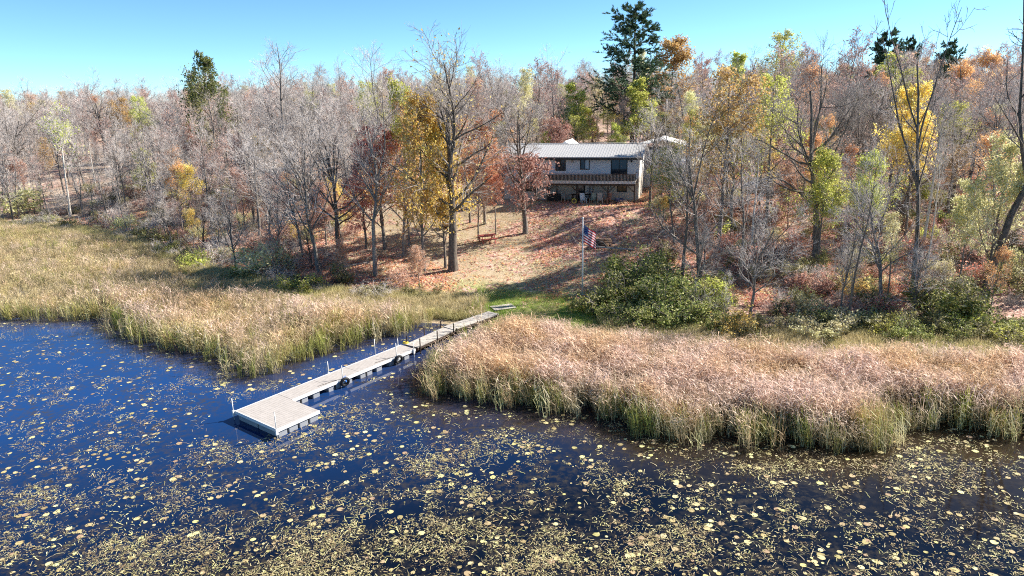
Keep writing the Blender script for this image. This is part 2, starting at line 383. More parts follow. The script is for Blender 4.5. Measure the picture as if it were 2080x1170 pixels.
def ribbons(r, base, dirs, length, width, bend, seg=3, tip=.25):
    """curved blades; base (n,3), dirs (n,3) start directions, bend (n,3) drift of the direction along the blade"""
    n = len(base); k = seg + 1; t = np.linspace(0, 1, k)[None, :, None]
    P = base[:, None] + dirs[:, None] * t * length[:, None, None] + bend[:, None] * (t ** 2.2) * length[:, None, None]
    az = r.uniform(0, 2 * np.pi, n); side = np.stack([np.cos(az), np.sin(az), np.zeros(n)], -1)
    w_ = width[:, None, None] * (1 - (1 - tip) * t) * .5
    V = np.stack([P - side[:, None] * w_, P + side[:, None] * w_], 2).reshape(n, k * 2, 3)
    o = (np.arange(n) * k * 2)[:, None, None]; j = np.arange(seg)[None, :, None] * 2
    F = (o + j + np.array([0, 1, 3, 2])[None, None]).reshape(-1, 4)
    return V.reshape(-1, 3), F, np.repeat(r.uniform(0, 1, n), seg)
def join(parts):
    V = []; F = []; r_ = []; n = 0
    for v, f, q in parts: V.append(v); F.append(f + n); r_.append(q); n += len(v)
    return np.concatenate(V), np.concatenate(F), np.concatenate(r_)
def reed_clump(seed, mat, ns=15, h=(1.5, 2.2), rad=.34, leaves=3, plume=True, lean=.16, wid=.022, droop=.5):
    r = np.random.default_rng(seed); a = r.uniform(0, 2 * np.pi, ns); q = rad * np.sqrt(r.uniform(0, 1, ns))
    b = np.stack([q * np.cos(a), q * np.sin(a), np.full(ns, -.12)], -1); L = r.uniform(*h, ns)
    d = unit(np.stack([r.normal(0, lean, ns) - .05, r.normal(0, lean, ns), np.ones(ns)], -1))
    bend = np.stack([r.normal(-.10, .12, ns), r.normal(0, .12, ns), np.full(ns, -.05)], -1)
    parts = [ribbons(r, b, d, L, np.full(ns, wid), bend, 3, .5)]
    if leaves:
        m = ns * leaves; t = np.tile(np.linspace(.35, .92, leaves), ns) + r.normal(0, .06, m); j = np.repeat(np.arange(ns), leaves)
        P = b[j] + d[j] * (t * L[j])[:, None] + bend[j] * (np.clip(t, 0, 1) ** 2.2 * L[j])[:, None]
        az = r.uniform(0, 2 * np.pi, m); dd = unit(np.stack([np.cos(az) * .6, np.sin(az) * .6, np.full(m, .8)], -1))
        bb = np.stack([np.cos(az) * .3, np.sin(az) * .3, np.full(m, -droop)], -1)
        parts.append(ribbons(r, P, dd, r.uniform(.35, .7, m), np.full(m, wid * 1.35), bb, 2, .15))
    if plume:
        j = np.arange(0, ns, 2); m = len(j); P = b[j] + d[j] * (L[j] * .97)[:, None] + bend[j] * L[j][:, None] * .95
        az = r.uniform(2.2, 4.2, m); dd = unit(np.stack([np.cos(az) * .5, np.sin(az) * .5, np.ones(m)], -1))
        parts.append(ribbons(r, P, dd, r.uniform(.22, .36, m), np.full(m, .055), np.stack([np.cos(az) * .7, np.sin(az) * .7, np.full(m, -.5)], -1), 3, .3))
    V, F, q = join(parts)
    return mesh_np('reed', V, [F], [mat], rnd=q)
WEDGE_L = [gz(*q)[:2] for q in ((-120, 652), (0, 652), (110, 650), (200, 650), (238, 668), (255, 692), (330, 706), (400, 722), (455, 742), (495, 766), (545, 768), (590, 745), (640, 722), (700, 706), (752, 694), (806, 686), (835, 672), (900, 655), (955, 640), (990, 624))]
WEDGE_R = [gz(*q)[:2] for q in ((1080, 668), (1012, 690), (940, 716), (898, 745), (866, 776), (856, 796), (878, 803), (940, 812), (1020, 822), (1110, 833), (1200, 845), (1270, 866), (1340, 890), (1430, 896), (1520, 896), (1610, 900), (1690, 918), (1760, 922), (1800, 905), (1850, 868), (1930, 862), (1990, 880), (2050, 882), (2180, 890), (2400, 900))]
BACK_R = [gz(*q)[:2] for q in ((2420, 772), (2080, 750), (1880, 738), (1700, 736), (1550, 730), (1400, 718), (1250, 700), (1150, 684), (1085, 668))]
BACK_L = [gz(*q)[:2] for q in ((975, 652), (900, 648), (760, 638), (600, 620), (500, 596), (400, 562), (270, 502), (140, 478), (0, 468), (-260, 460))]
def bed_points(poly, n, jitter=.25):
    P = np.array(poly); lo, hi = P.min(0), P.max(0)
    x = rng.uniform(lo[0], hi[0], n); y = rng.uniform(lo[1], hi[1], n)
    k = in_poly(x + rng.normal(0, jitter, n), y + rng.normal(0, jitter, n), poly); return x[k], y[k]
def edge_dist(x, y, line):
    L = np.array(line); best = np.full(len(x), 1e9)
    for a, b in zip(L[:-1], L[1:]):
        ab = b - a; t = np.clip(((x - a[0]) * ab[0] + (y - a[1]) * ab[1]) / (ab @ ab), 0, 1)
        best = np.minimum(best, np.hypot(x - a[0] - t * ab[0], y - a[1] - t * ab[1]))
    return best
def make_reeds():
    kinds = []
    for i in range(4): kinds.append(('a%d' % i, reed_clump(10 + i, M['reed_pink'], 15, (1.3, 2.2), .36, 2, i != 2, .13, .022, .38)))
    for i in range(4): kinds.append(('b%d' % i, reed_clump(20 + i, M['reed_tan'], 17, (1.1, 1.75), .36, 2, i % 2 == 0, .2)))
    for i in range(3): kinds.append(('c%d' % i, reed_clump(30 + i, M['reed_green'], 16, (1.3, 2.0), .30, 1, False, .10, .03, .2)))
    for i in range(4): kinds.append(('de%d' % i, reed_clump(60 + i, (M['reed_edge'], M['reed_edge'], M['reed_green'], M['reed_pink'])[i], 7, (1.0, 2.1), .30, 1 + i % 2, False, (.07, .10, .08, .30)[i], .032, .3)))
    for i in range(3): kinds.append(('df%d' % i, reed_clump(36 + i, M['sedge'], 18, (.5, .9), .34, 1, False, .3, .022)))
    cl = protos(kinds)
    # right bed
    def lump(x, y): return np.sin(x * .7 + 1) * np.sin(y * .9 + 2) + .6 * np.sin(x * 1.7 + y) * np.sin(y * 1.9 - x * .6)
    x, y = bed_points(WEDGE_R + BACK_R, 17000, .45); e = edge_dist(x, y, WEDGE_R); bk = edge_dist(x, y, BACK_R); u = rng.uniform(0, 1, len(x))
    nz = lump(x, y)
    idx = rng.integers(0, 4, len(x)); gsel = ((e < 1.0) & (u < .22 + .35 * (nz > .2))) | (u < .03); idx = np.where(gsel, rng.integers(8, 11, len(x)), idx)
    idx = np.where((e < 1.3) & (rng.uniform(0, 1, len(x)) < .72), rng.integers(11, 15, len(x)), idx)
    idx = np.where((bk < 2.5) & (rng.uniform(0, 1, len(x)) < .45), rng.integers(4, 8, len(x)), idx)
    s = rng.uniform(.70, 1.12, len(x)) * np.where(e < .6, .85, 1.0) * np.clip(.5 + bk * .22, .5, 1) * (1 + .13 * nz)
    keep = ~((e < 1.5) & (np.sin(x * 2.1) * np.sin(y * 1.7 + 2) > .35)) & ~((nz < -.95) & (u < .7))
    z = np.where(height(x, y) > 0, height(x, y), 0)
    scatter('reed_bed', np.stack([x, y, z], -1)[keep], rng.normal(0, .6, keep.sum()), s[keep], idx[keep], cl, 'pinkish tan reed bed standing in the shallows beside the dock')
    # left marsh
    poly = WEDGE_L + BACK_L
    x, y = bed_points(poly, 34000, .4); e = edge_dist(x, y, WEDGE_L); bk = edge_dist(x, y, BACK_L); far = np.clip((y - 55) / 40, 0, 1)
    keep = rng.uniform(0, 1, len(x)) < 1 - .35 * far
    x, y, e, bk = x[keep], y[keep], e[keep], bk[keep]
    nz = np.sin(x * .31 + 2) * np.sin(y * .41 + x * .15) + .5 * lump(x, y)
    u = rng.uniform(0, 1, len(x)); near = (y < 54) & (x > -34)
    idx = np.where(u < np.where(near, .5, .2), rng.integers(0, 4, len(x)), rng.integers(4, 8, len(x)))
    idx = np.where((u > .86) & (nz > .1) | (e < .8) & (u > .7) | (u > .97), rng.integers(8, 11, len(x)), idx)
    idx = np.where((e < 1.2) & (u < .5), rng.integers(11, 15, len(x)), idx)
    s = rng.uniform(.68, 1.1, len(x)) * (1 + .14 * nz) * np.where(near, 1.0, .85) * np.clip(.5 + bk * .2, .5, 1)
    z = np.where(height(x, y) > 0, height(x, y), 0)
    scatter('marsh_reeds', np.stack([x, y, z], -1), rng.uniform(0, 6.28, len(x)), s, idx, cl, 'wide marsh of yellow and tan reeds between the lake and the wood')
    # short sedge between the reeds and the bank
    P = []
    for line in (BACK_R, BACK_L):
        L = np.array(line); a = np.interp(rng.uniform(0, 1, 8000), np.linspace(0, 1, len(L)), L[:, 0]); b0 = np.interp(a, *(L[np.argsort(L[:, 0])].T)); b1 = shore_y(a) + .8
        b = b0 + (b1 - b0) * rng.uniform(-.05, 1, len(a)); P.append(np.stack([a, b], -1))
    P = np.concatenate(P); P = P[~((P[:, 0] > -1.2) & (P[:, 0] < 6.5))]; z = np.maximum(height(P[:, 0], P[:, 1]), 0)
    scatter('sedge_strip', np.concatenate([P, z[:, None]], 1), rng.uniform(0, 6.28, len(P)), rng.uniform(.6, 1.15, len(P)), rng.integers(15, 18, len(P)), cl, 'strip of short tan sedge between the reeds and the bank')
    # loose stems at the water's edge and shore grass
    return cl
REEDS = make_reeds()
def build_water():
    xs = np.unique(np.concatenate([[-700, -200], np.linspace(-75, 45, 150), [200, 700]])); ys = np.unique(np.concatenate([[-300, -50], np.linspace(17, 60, 80), [80, 104]]))
    X, Y = np.meshgrid(xs, ys); nx, ny = len(xs), len(ys); V = np.stack([X, Y, X * 0], -1).reshape(-1, 3); i = np.arange(nx * ny).reshape(ny, nx)
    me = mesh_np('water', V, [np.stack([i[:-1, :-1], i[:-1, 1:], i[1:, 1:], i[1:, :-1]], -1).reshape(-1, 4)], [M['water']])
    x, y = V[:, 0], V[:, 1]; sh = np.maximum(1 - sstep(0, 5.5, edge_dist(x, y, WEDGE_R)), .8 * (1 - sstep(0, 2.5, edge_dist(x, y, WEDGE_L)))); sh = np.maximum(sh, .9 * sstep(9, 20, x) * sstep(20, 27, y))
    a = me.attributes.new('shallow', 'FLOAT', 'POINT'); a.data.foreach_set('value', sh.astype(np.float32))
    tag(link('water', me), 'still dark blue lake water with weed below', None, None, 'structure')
build_water()

# ------------------------------------------------------------------ floating plants
def pad_mesh(seed):
    r = np.random.default_rng(seed); n = 14; a = np.linspace(.22, 2 * np.pi - .22, n); q = 1 + r.normal(0, .05, n)
    curl = r.uniform(0, .16); ph = r.uniform(0, 6.28)
    V = [(0, 0, 0)] + [(math.cos(t) * p, math.sin(t) * p * .86, max(0, math.cos(t - ph)) ** 3 * curl) for t, p in zip(a, q)]
    V2 = [(x * .98, y * .98, z - .05) for x, y, z in V]
    F = [(0, i, i + 1) for i in range(1, n)]; nn = len(V)
    F = np.array(F + [(nn, nn + i + 1, nn + i) for i in range(1, n)]); 
    return mesh_np('lily_pad', np.array(V + V2), [F], [M['pad']], rnd=np.full(len(F), r.uniform(0, 1)))
PADS = [pad_mesh(i) for i in range(10)]
PADC = []
for i in range(10):
    q_ = PADS[i].attributes['rnd'].data[0].value; PADC.append('deep yellow' if q_ < .15 else 'yellow' if q_ < .4 else 'pale cream' if q_ < .65 else 'olive' if q_ < .87 else 'pinkish')
def dock_clear(x, y):
    a = gz(520, 850)[:2]; b = gz(860, 700)[:2]; ab = b - a
    t = np.clip(((x - a[0]) * ab[0] + (y - a[1]) * ab[1]) / (ab @ ab), 0, 1)
    return np.hypot(x - a[0] - t * ab[0], y - a[1] - t * ab[1]) > np.where(t < .2, 2.6, 1.3)
def dock_far(x, y, dist):
    a = gz(520, 850)[:2]; b = gz(860, 700)[:2]; ab = b - a; t = min(max(((x - a[0]) * ab[0] + (y - a[1]) * ab[1]) / (ab @ ab), 0), 1)
    return math.hypot(x - a[0] - t * ab[0], y - a[1] - t * ab[1]) > dist
LAND = WEDGE_L + [(-1.8, 54), (-95, 120), (-120, 60)]
LANDR = WEDGE_R + [(60, 60), (-.4, 54)]
def open_water(x, y): return ~in_poly(x, y, LAND) & ~in_poly(x, y, LANDR) & dock_clear(x, y)
def waves(x, y, s):
    return np.sin(x * .9 * s + 1.3) * np.sin(y * 1.1 * s + .4) + .6 * np.sin(x * 2.1 * s - y * 1.3 * s) + .5 * np.sin(x * .5 * s + y * 1.9 * s + 2)
def make_pads():
    n = 26000; Y = 18 + 36 * rng.uniform(0, 1, n) ** 1.3; X = rng.uniform(-1, 1, n) * (Y * .82 + 2)
    dens = .18 + .55 * np.clip(waves(X, Y, 1.0) - .1, 0, 1) * (.55 + .6 * np.clip(np.sin(X * 3.1 + Y) * np.sin(Y * 2.7 - X), 0, 1)) + .06 * (X > 3); dens *= .8 - .2 * (Y > 34)
    k = (rng.uniform(0, 1, n) < dens * (.30 + .22 * sstep(22, 32, Y))) & open_water(X, Y); X, Y = X[k], Y[k]
    s = .045 + .105 * rng.uniform(0, 1, len(X)) ** 1.1; rz = rng.uniform(0, 6.28, len(X)); idx = rng.integers(0, 10, len(X))
    infr = (np.abs(X) < Y * .76) & (Y > 20.4)
    app = np.where(infr, s / np.hypot(Y, 16), 0); order = np.argsort(-app)[:300]; m = np.zeros(len(X), bool); m[order] = True
    for i in order:
        o = link('lily_pad', PADS[idx[i]], None, (X[i], Y[i], .012), rz[i]); o.scale = (s[i], s[i], s[i] * .6)
        c_ = PADC[idx[i]]; z_ = 'big' if s[i] > .14 else 'middling' if s[i] > .13 else 'small'
        pl = 'beside the dock' if not dock_far(X[i], Y[i], 4.5) else 'in front of the pink reed bed' if edge_dist(X[i:i + 1], Y[i:i + 1], WEDGE_R)[0] < 4 else 'among the floating weed of the open water'
        tag(o, '%s %s lily pad floating %s' % (z_, c_, pl), 'lily pad', '%s lily pads %s' % (c_, pl))
    cl = protos([('p%d' % i, me) for i, me in enumerate(PADS)])
    r = ~m; scatter('small_lily_pads', np.stack([X[r], Y[r], np.full(r.sum(), .012)], -1), rz[r], s[r], idx[r], cl, 'scattered small yellow lily pads across the lake surface')
make_pads()
def weed_clump(seed, n=26, rad=.5, up=.03):
    r = np.random.default_rng(seed); a = r.uniform(0, 6.28, n); q = rad * np.sqrt(r.uniform(0, 1, n))
    b = np.stack([q * np.cos(a), q * np.sin(a) * .7, r.uniform(.005, up, n)], -1); az = r.uniform(0, 6.28, n)
    d = unit(np.stack([np.cos(az), np.sin(az), r.uniform(-.05, .35, n)], -1))
    V, F, c = ribbons(r, b, d, r.uniform(.03, .13, n) * r.choice([1, 1, 1.8], n), r.uniform(.015, .06, n), np.stack([r.normal(0, .5, n), r.normal(0, .3, n), np.full(n, -.2)], -1), 2, .4)
    return mesh_np('weed', V, [F], [M['weed']], rnd=c)
def stem_clump(seed, n=7):
    r = np.random.default_rng(seed); a = r.uniform(0, 6.28, n); q = .35 * np.sqrt(r.uniform(0, 1, n))
    b = np.stack([q * np.cos(a), q * np.sin(a), np.full(n, -.03)], -1); az = r.uniform(0, 6.28, n)
    d = unit(np.stack([np.cos(az) * 1.2, np.sin(az) * 1.2, r.uniform(.25, 1.0, n)], -1))
    V, F, c = ribbons(r, b, d, r.uniform(.25, .65, n), r.uniform(.016, .026, n), np.stack([np.cos(az) * .5, np.sin(az) * .5, np.full(n, -.75)], -1), 4, .6)
    return mesh_np('stem', V, [F], [M['stem']], rnd=c)
def make_weeds():
    cl = protos([('w%d' % i, weed_clump(50 + i)) for i in range(5)] + [('x%d' % i, stem_clump(70 + i)) for i in range(5)])
    n = 60000; Y = 18 + 34 * rng.uniform(0, 1, n) ** 1.35; X = rng.uniform(-1, 1, n) * (Y * .82 + 2)
    # mats: patches seen in the photograph, then a drifting field
    mats = [(gz(*q)[:2], a, b) for q, a, b in (((660, 1110), 2.6, 1.0), ((620, 1160), 3.2, .8), ((900, 1090), 2.4, .9), ((1120, 1130), 2.2, .9), ((480, 920), 2.0, 1.0), ((600, 900), 1.6, .6), ((700, 850), 2.2, .9), ((80, 1010), 2.0, .8),
            ((250, 770), 1.3, .35), ((100, 805), 1.2, .3), ((400, 775), 1.9, .9), ((540, 800), 1.8, .9), ((1600, 945), 3.0, .6), ((1900, 950), 2.6, .9), ((1850, 905), 3.2, .5), ((1350, 880), 3, .5), ((1000, 905), 2.2, .8), ((900, 930), 1.8, .8), ((1300, 1110), 2.6, .9), ((300, 1120), 2.5, .9), ((930, 1000), 2.2, .6))]
    f = np.zeros(n)
    for c, a, b in mats: f = np.maximum(f, np.exp(-(((X - c[0]) / a) ** 2 + ((Y - c[1]) / (b * 1.6)) ** 2)))
    dens = .10 + .34 * f ** 1.5 + .12 * np.clip(waves(X + 5, Y, .7) - .3, 0, 1) * (Y < 31)
    k = (rng.uniform(0, 1, n) < dens * .62) & open_water(X, Y); X, Y, f = X[k], Y[k], f[k]
    st = rng.uniform(0, 1, len(X)) < np.where(f > .35, .25, .5)
    idx = np.where(st, rng.integers(5, 10, len(X)), rng.integers(0, 5, len(X)))
    scatter('floating_weed', np.stack([X, Y, np.full(len(X), .004)], -1), rng.uniform(0, 6.28, len(X)), rng.uniform(.55, 1.25, len(X)), idx, cl, 'tan water weed and bent stems floating in mats on the lake')
make_weeds()

# ------------------------------------------------------------------ the house
def make_house():
    h = empty('house', (H0[0], H0[1], HZ), -HT)
    tag(h, 'two-storey lake house with grey ribbed metal roof and raised deck', 'house')
    E1, E2 = 2.5, 4.95                                  # deck level, eave level
    # walls are shells of four slabs so the openings can be cut as gaps
    def wall_with_gaps(name, mat, z0, z1, gaps, x0=0, x1=HL):
        m = MB(); x = x0
        for a, b, c, d in sorted(gaps):
            m.box(x, a, 0, .2, z0, z1); m.box(a, b, 0, .2, z0, c); m.box(a, b, 0, .2, d, z1); x = b
        m.box(x, x1, 0, .2, z0, z1)
        return m.build(name, mat, h)
    up = [(3.0, 4.4, 3.35, 4.6), (6.2, 7.4, 3.3, 4.6), (9.05, 10.15, 3.45, 4.7), (12.55, 14.4, 2.6, 4.7)]
    lo = [(2.2, 3.6, .9, 2.1), (8.6, 10.6, .05, 2.15), (13.3, 14.4, .95, 2.15)]
    wall_with_gaps('front_wall', M['siding'], E1, E2, up)
    wall_with_gaps('basement_wall', M['block'], -.3, E1 - .003, lo)
    m = MB(); m.box(0, .2, .2, HD, E1, E2); m.box(HL - .2, HL, .2, HD, E1, E2); m.box(.2, HL - .2, HD - .2, HD, E1, E2)
    m.add([(0, 0, E2), (0, HD, E2), (0, HD / 2, E2 + 1.0), (.2, 0, E2), (.2, HD, E2), (.2, HD / 2, E2 + 1.0)], [(0, 1, 2), (3, 5, 4), (0, 2, 5, 3), (1, 4, 5, 2)])
    m.add([(HL, 0, E2), (HL, HD, E2), (HL, HD / 2, E2 + 1.0), (HL - .2, 0, E2), (HL - .2, HD, E2), (HL - .2, HD / 2, E2 + 1.0)], [(0, 2, 1), (3, 4, 5), (0, 3, 5, 2), (1, 2, 5, 4)])
    m.build('gable_walls', M['white'], h)
    m = MB(); m.box(.003, .2, .2, HD, -.3, E1 - .003); m.box(HL - .2, HL - .003, .2, HD, -.3, E1 - .003); m.box(.2, HL - .2, HD - .2, HD - .003, -.3, E1 - .003); m.build('basement_sides', M['block'], h)
    m = MB(); m.box(.2, HL - .2, .2, HD - .2, E1 - .2, E1); m.build('floor_slab', M['wood_dark'], h)
    # clapboards on the upper front, each a proud lip
    m = MB(); z = E1 + .2
    while z < E2 - .1:
        x = 0
        for a, b, c, d in up + [(HL, HL, 0, 0)]:
            if d == 0 or c < z < d: m.box(x, a, -.012, 0, z - .012, z); x = b
        z += .2
    tag(m.build('clapboards', M['siding'], h), None, None, None, 'stuff')
    # roof: two slopes, ribs, ridge cap, fascia
    ov, ox, rise = .65, .5, 1.0; sl = rise / (HD / 2)
    def slope_pt(x, t, front, dz=0):                    # t: 0 at eave edge, 1 at ridge
        run = HD / 2 + ov; y = -ov + t * run if front else HD + ov - t * run
        return (x, y, E2 + .12 - ov * sl + t * run * sl + dz)
    m = MB()
    for fr in (True, False):
        a, b, c, d = slope_pt(-ox, 0, fr), slope_pt(HL + ox, 0, fr), slope_pt(HL + ox, 1, fr), slope_pt(-ox, 1, fr)
        V = [a, b, c, d] + [(p[0], p[1], p[2] - .10) for p in (a, b, c, d)]
        m.add(V, [(0, 1, 2, 3), (7, 6, 5, 4), (0, 4, 5, 1), (1, 5, 6, 2), (2, 6, 7, 3), (3, 7, 4, 0)])
    rf = m.build('roof', M['roof'], h)
    m = MB(); x = -ox + .12
    while x < HL + ox:
        for fr in (True, False):
            a, b = slope_pt(x, .004, fr, .004), slope_pt(x, .985, fr, .004)
            m.bar(a, b, .04, .04)
        x += .30
    tag(m.build('roof_ribs', M['roof'], rf), None, None, None, 'stuff')
    m = MB(); a, b = slope_pt(-ox - .02, 1, True, .06), slope_pt(HL + ox + .02, 1, True, .06); m.bar(a, b, .22, .05); m.build('ridge_cap', M['white'], rf)
    m = MB(); a = slope_pt(0, 0, True); m.box(-ox, HL + ox, a[1] + .004, a[1] + .05, a[2] - .32, a[2] - .102); m.build('fascia', M['dark_trim'], rf)
    m = MB(); m.box(-ox, HL + ox, a[1] + .052, 0, a[2] - .14, a[2] - .11); m.build('soffit', M['dark_trim'], rf)
    # rear wing whose pale roofs show over the ridge
    m = MB(); m.box(13.0, 22.4, 10.2, 16.5, -.2, 4.9); m.build('garage_wall', M['white'], h)
    m = MB(); m.add([(12.4, 9.6, 4.75), (12.4, 17.1, 4.75), (17.7, 17.1, 6.25), (17.7, 9.6, 6.25), (23.0, 17.1, 4.75), (23.0, 9.6, 4.75),
                     (12.4, 9.6, 4.6), (12.4, 17.1, 4.6), (17.7, 17.1, 6.1), (17.7, 9.6, 6.1), (23.0, 17.1, 4.6), (23.0, 9.6, 4.6)],
                    [(0, 3, 2, 1), (3, 5, 4, 2), (6, 7, 8, 9), (9, 8, 10, 11), (0, 6, 9, 3), (3, 9, 11, 5), (1, 2, 8, 7), (2, 4, 10, 8), (0, 1, 7, 6), (5, 11, 10, 4)])
    m.build('garage_roof', M['white'], h)
    m = MB(); m.add([(4.9, 6.6, 5.3), (7.3, 6.6, 5.3), (6.1, 6.6, 6.25), (4.9, 12, 5.3), (7.3, 12, 5.3), (6.1, 12, 6.25)], [(0, 1, 2), (3, 5, 4), (0, 2, 5, 3), (1, 4, 5, 2), (0, 3, 4, 1)]); m.build('porch_roof', M['white'], h)
    # windows and doors, recessed in their openings
    def window(x0, x1, z0, z1, name='window', split=True, pane2='curtain'):
        f = MB()
        for b_ in ((x0, x1, z1 - .09, z1), (x0, x1, z0, z0 + .09), (x0, x0 + .09, z0 + .09, z1 - .09), (x1 - .09, x1, z0 + .09, z1 - .09)): f.box(b_[0], b_[1], -.03, .14, b_[2], b_[3])
        xm = (x0 + x1) / 2; f.box(xm - .03, xm + .03, -.01, .13, z0 + .09, z1 - .09)
        o = f.build(name, M['dark_trim'], h)
        MB().box(x0 + .09, xm - .03, .06, .09, z0 + .09, z1 - .09).build('pane', M['glass'], o)
        MB().box(xm + .03, x1 - .09, .06, .09, z0 + .09, z1 - .09).build('pane', M[pane2], o)
    window(*up[0]); window(*up[1], pane2='glass'); window(*up[2]); window(*up[3], name='sliding_door', pane2='glass')
    window(*lo[0], pane2='glass'); window(*lo[1], name='patio_door', pane2='curtain'); window(*lo[2], pane2='glass')
    MB().box(8.0, 8.3, -.05, 0, 4.25, 4.5).box(8.04, 8.26, -.07, -.05, 4.28, 4.4).build('vent', M['wood_grey'], h)
    MB().box(14.75, 14.95, -.16, 0, 4.35, 4.6).box(14.78, 14.92, -.2, -.16, 4.3, 4.5).build('wall_light', M['black'], h)
    # deck
    d0, d1, dep = 4.2, HL - .1, 2.5
    dk = MB(); dk.box(d0, d1, -dep, -.02, E1 - .17, E1 - .09); dk = dk.build('deck', M['wood_dark'], h)
    m = MB(); n = int(dep / .145)
    for k in range(n): m.box(d0, d1, -dep + k * .145, -dep + k * .145 + .135, E1 - .085, E1 - .05)
    tag(m.build('deck_boards', M['wood_grey'], dk), None, None, None, 'stuff')
    MB().box(d0, d1, -dep - .045, -dep - .004, E1 - .33, E1 - .045).build('rim_board', M['white'], dk)  # white colour stands in for sun striking the rim
    MB().box(d0, d1, -dep + .03, -dep + .1, E1 - .55, E1 - .335).build('beam', M['wood_dark'], dk)
    m = MB(); x = d0 + .05
    while x < d1: m.box(x, x + .035, -dep - .09, -dep - .047, E1 - .30, E1 + .70); x += .155
    tag(m.build('balusters', M['wood_grey'], dk), None, None, None, 'stuff')
    MB().box(d0, d1, -dep - .02, -dep + .0, E1 - .03, E1 + .64).build('dark_backing', M['dark_trim'], dk)  # dark sheet added behind the balusters to darken their gaps
    MB().box(d0 - .05, d1 + .05, -dep - .12, -dep + .03, E1 + .702, E1 + .76).build('hand_rail', M['wood_dark'], dk)
    for x in (d0 + .1, d1 - .1): MB().box(x - .03, x + .03, -dep + .04, -.1, E1 + .68, E1 + .74).build('side_rail', M['wood_dark'], dk)
    for x in (d0 + .1, 5.75, 9.15, 12.55, d1 - .1):
        MB().box(x - .07, x + .07, -dep - .003 + .03, -dep + .17, -.35, E1 - .56).build('post', M['wood_dark'], dk)
        m = MB()
        if x > d0 + 1: m.bar((x - .75, -dep + .1, E1 - .58), (x - .03, -dep + .1, E1 - 1.25), .08, .1)
        if x < d1 - 1: m.bar((x + .75, -dep + .1, E1 - .58), (x + .03, -dep + .1, E1 - 1.25), .08, .1)
        m.build('brace', M['wood_dark'], dk)
    for x in (5.0, 6.5, 10.3): MB().box(x - .05, x + .05, -.75, -.65, -.3, E1 - .18).build('post', M['wood_dark'], dk)
    return h
HOUSE = make_house()
def hw(lx, ly, lz=0):
    p = H0 + HU * lx + HB * ly; return (p[0], p[1], HZ + lz)

# things under and around the deck
def chair(lx, ly, rz, mat, label):
    p = hw(lx, ly); o = empty('patio_chair', (p[0], p[1], hz(p[0], p[1])), -HT + rz); tag(o, label, 'chair')
    m = MB()
    for k in range(5): m.box(-.27, .27, -.26 + k * .105, -.26 + k * .105 + .095, .40, .43)
    m.build('seat', M[mat], o)
    m = MB(); T = Matrix.Translation((0, .27, .42)) @ Matrix.Rotation(R(-14), 4, 'X')
    for k in range(5): m.box(-.27 + k * .11, -.27 + k * .11 + .1, 0, .03, 0, .72, T)
    m.build('backrest', M[mat], o)
    for sx in (-1, 1):
        MB().bar((sx * .25, -.26, 0), (sx * .25, -.24, .62), .05).build('leg', M[mat], o)
        MB().bar((sx * .25, .34, 0), (sx * .25, .26, .62), .05).build('leg', M[mat], o)
        MB().box(sx * .25 - .05, sx * .25 + .05, -.3, .3, .62, .65).build('armrest', M[mat], o)
chair(9.9, -2.9, .5, 'white', 'pale slatted patio chair beside the yellow wheel under the deck')
chair(10.9, -2.6, -.2, 'green_plastic', 'grey-green slatted patio chair between the pale chair and the tan chair')
chair(11.75, -2.8, .2, 'tan_plastic', 'tan slatted patio chair under the deck')
chair(12.5, -2.5, -.5, 'rust_plastic', 'rust-coloured slatted patio chair under the deck')
chair(7.6, -1.6, .9, 'wood_grey', 'weathered grey patio chair near the dark storage bench')
def table():
    p = hw(9.9, -1.2); o = empty('patio_table', (p[0], p[1], HZ), -HT); tag(o, 'long dark wooden table against the wall under the deck', 'table')
    m = MB()
    for k in range(5): m.box(-1.7, 1.7, -.42 + k * .17, -.42 + k * .17 + .16, .76, .80)
    m.build('tabletop', M['wood_dark'], o)
    for sx in (-1.5, 1.5):
        for sy in (-.35, .35): MB().box(sx - .05, sx + .05, sy - .05, sy + .05, 0, .757).build('leg', M['wood_dark'], o)
    MB().box(-1.45, 1.45, -.03, .03, .25, .33).build('stretcher', M['wood_dark'], o)
table()
def bench():
    p = hw(6.3, -1.3); o = empty('storage_bench', (p[0], p[1], HZ), -HT); tag(o, 'black storage bench with a lid by the deck posts', 'bench')
    MB().box(-.8, .8, -.35, .35, .06, .68).build('body', M['black'], o, .03)
    MB().box(-.84, .84, -.39, .39, .683, .76).build('lid', M['dark_trim'], o, .02)
    for x in (-.7, .7): MB().box(x - .05, x + .05, -.3, .3, 0, .058).build('foot', M['black'], o)
    p = hw(5.2, -.9); o = empty('cabinet', (p[0], p[1], HZ), -HT); tag(o, 'grey metal cabinet against the cream basement wall', 'cabinet')
    MB().box(-.45, .45, -.3, .3, .04, 1.25).build('body', M['float_grey'], o, .01)
    for x in (-.22, .22): d = MB().box(x - .2, x + .2, -.325, -.302, .1, 1.2).build('door', M['float_grey'], o); MB().box(x * .3 - .015, x * .3 + .015, -.36, -.327, .6, .75).build('handle', M['dark_trim'], d)
bench()
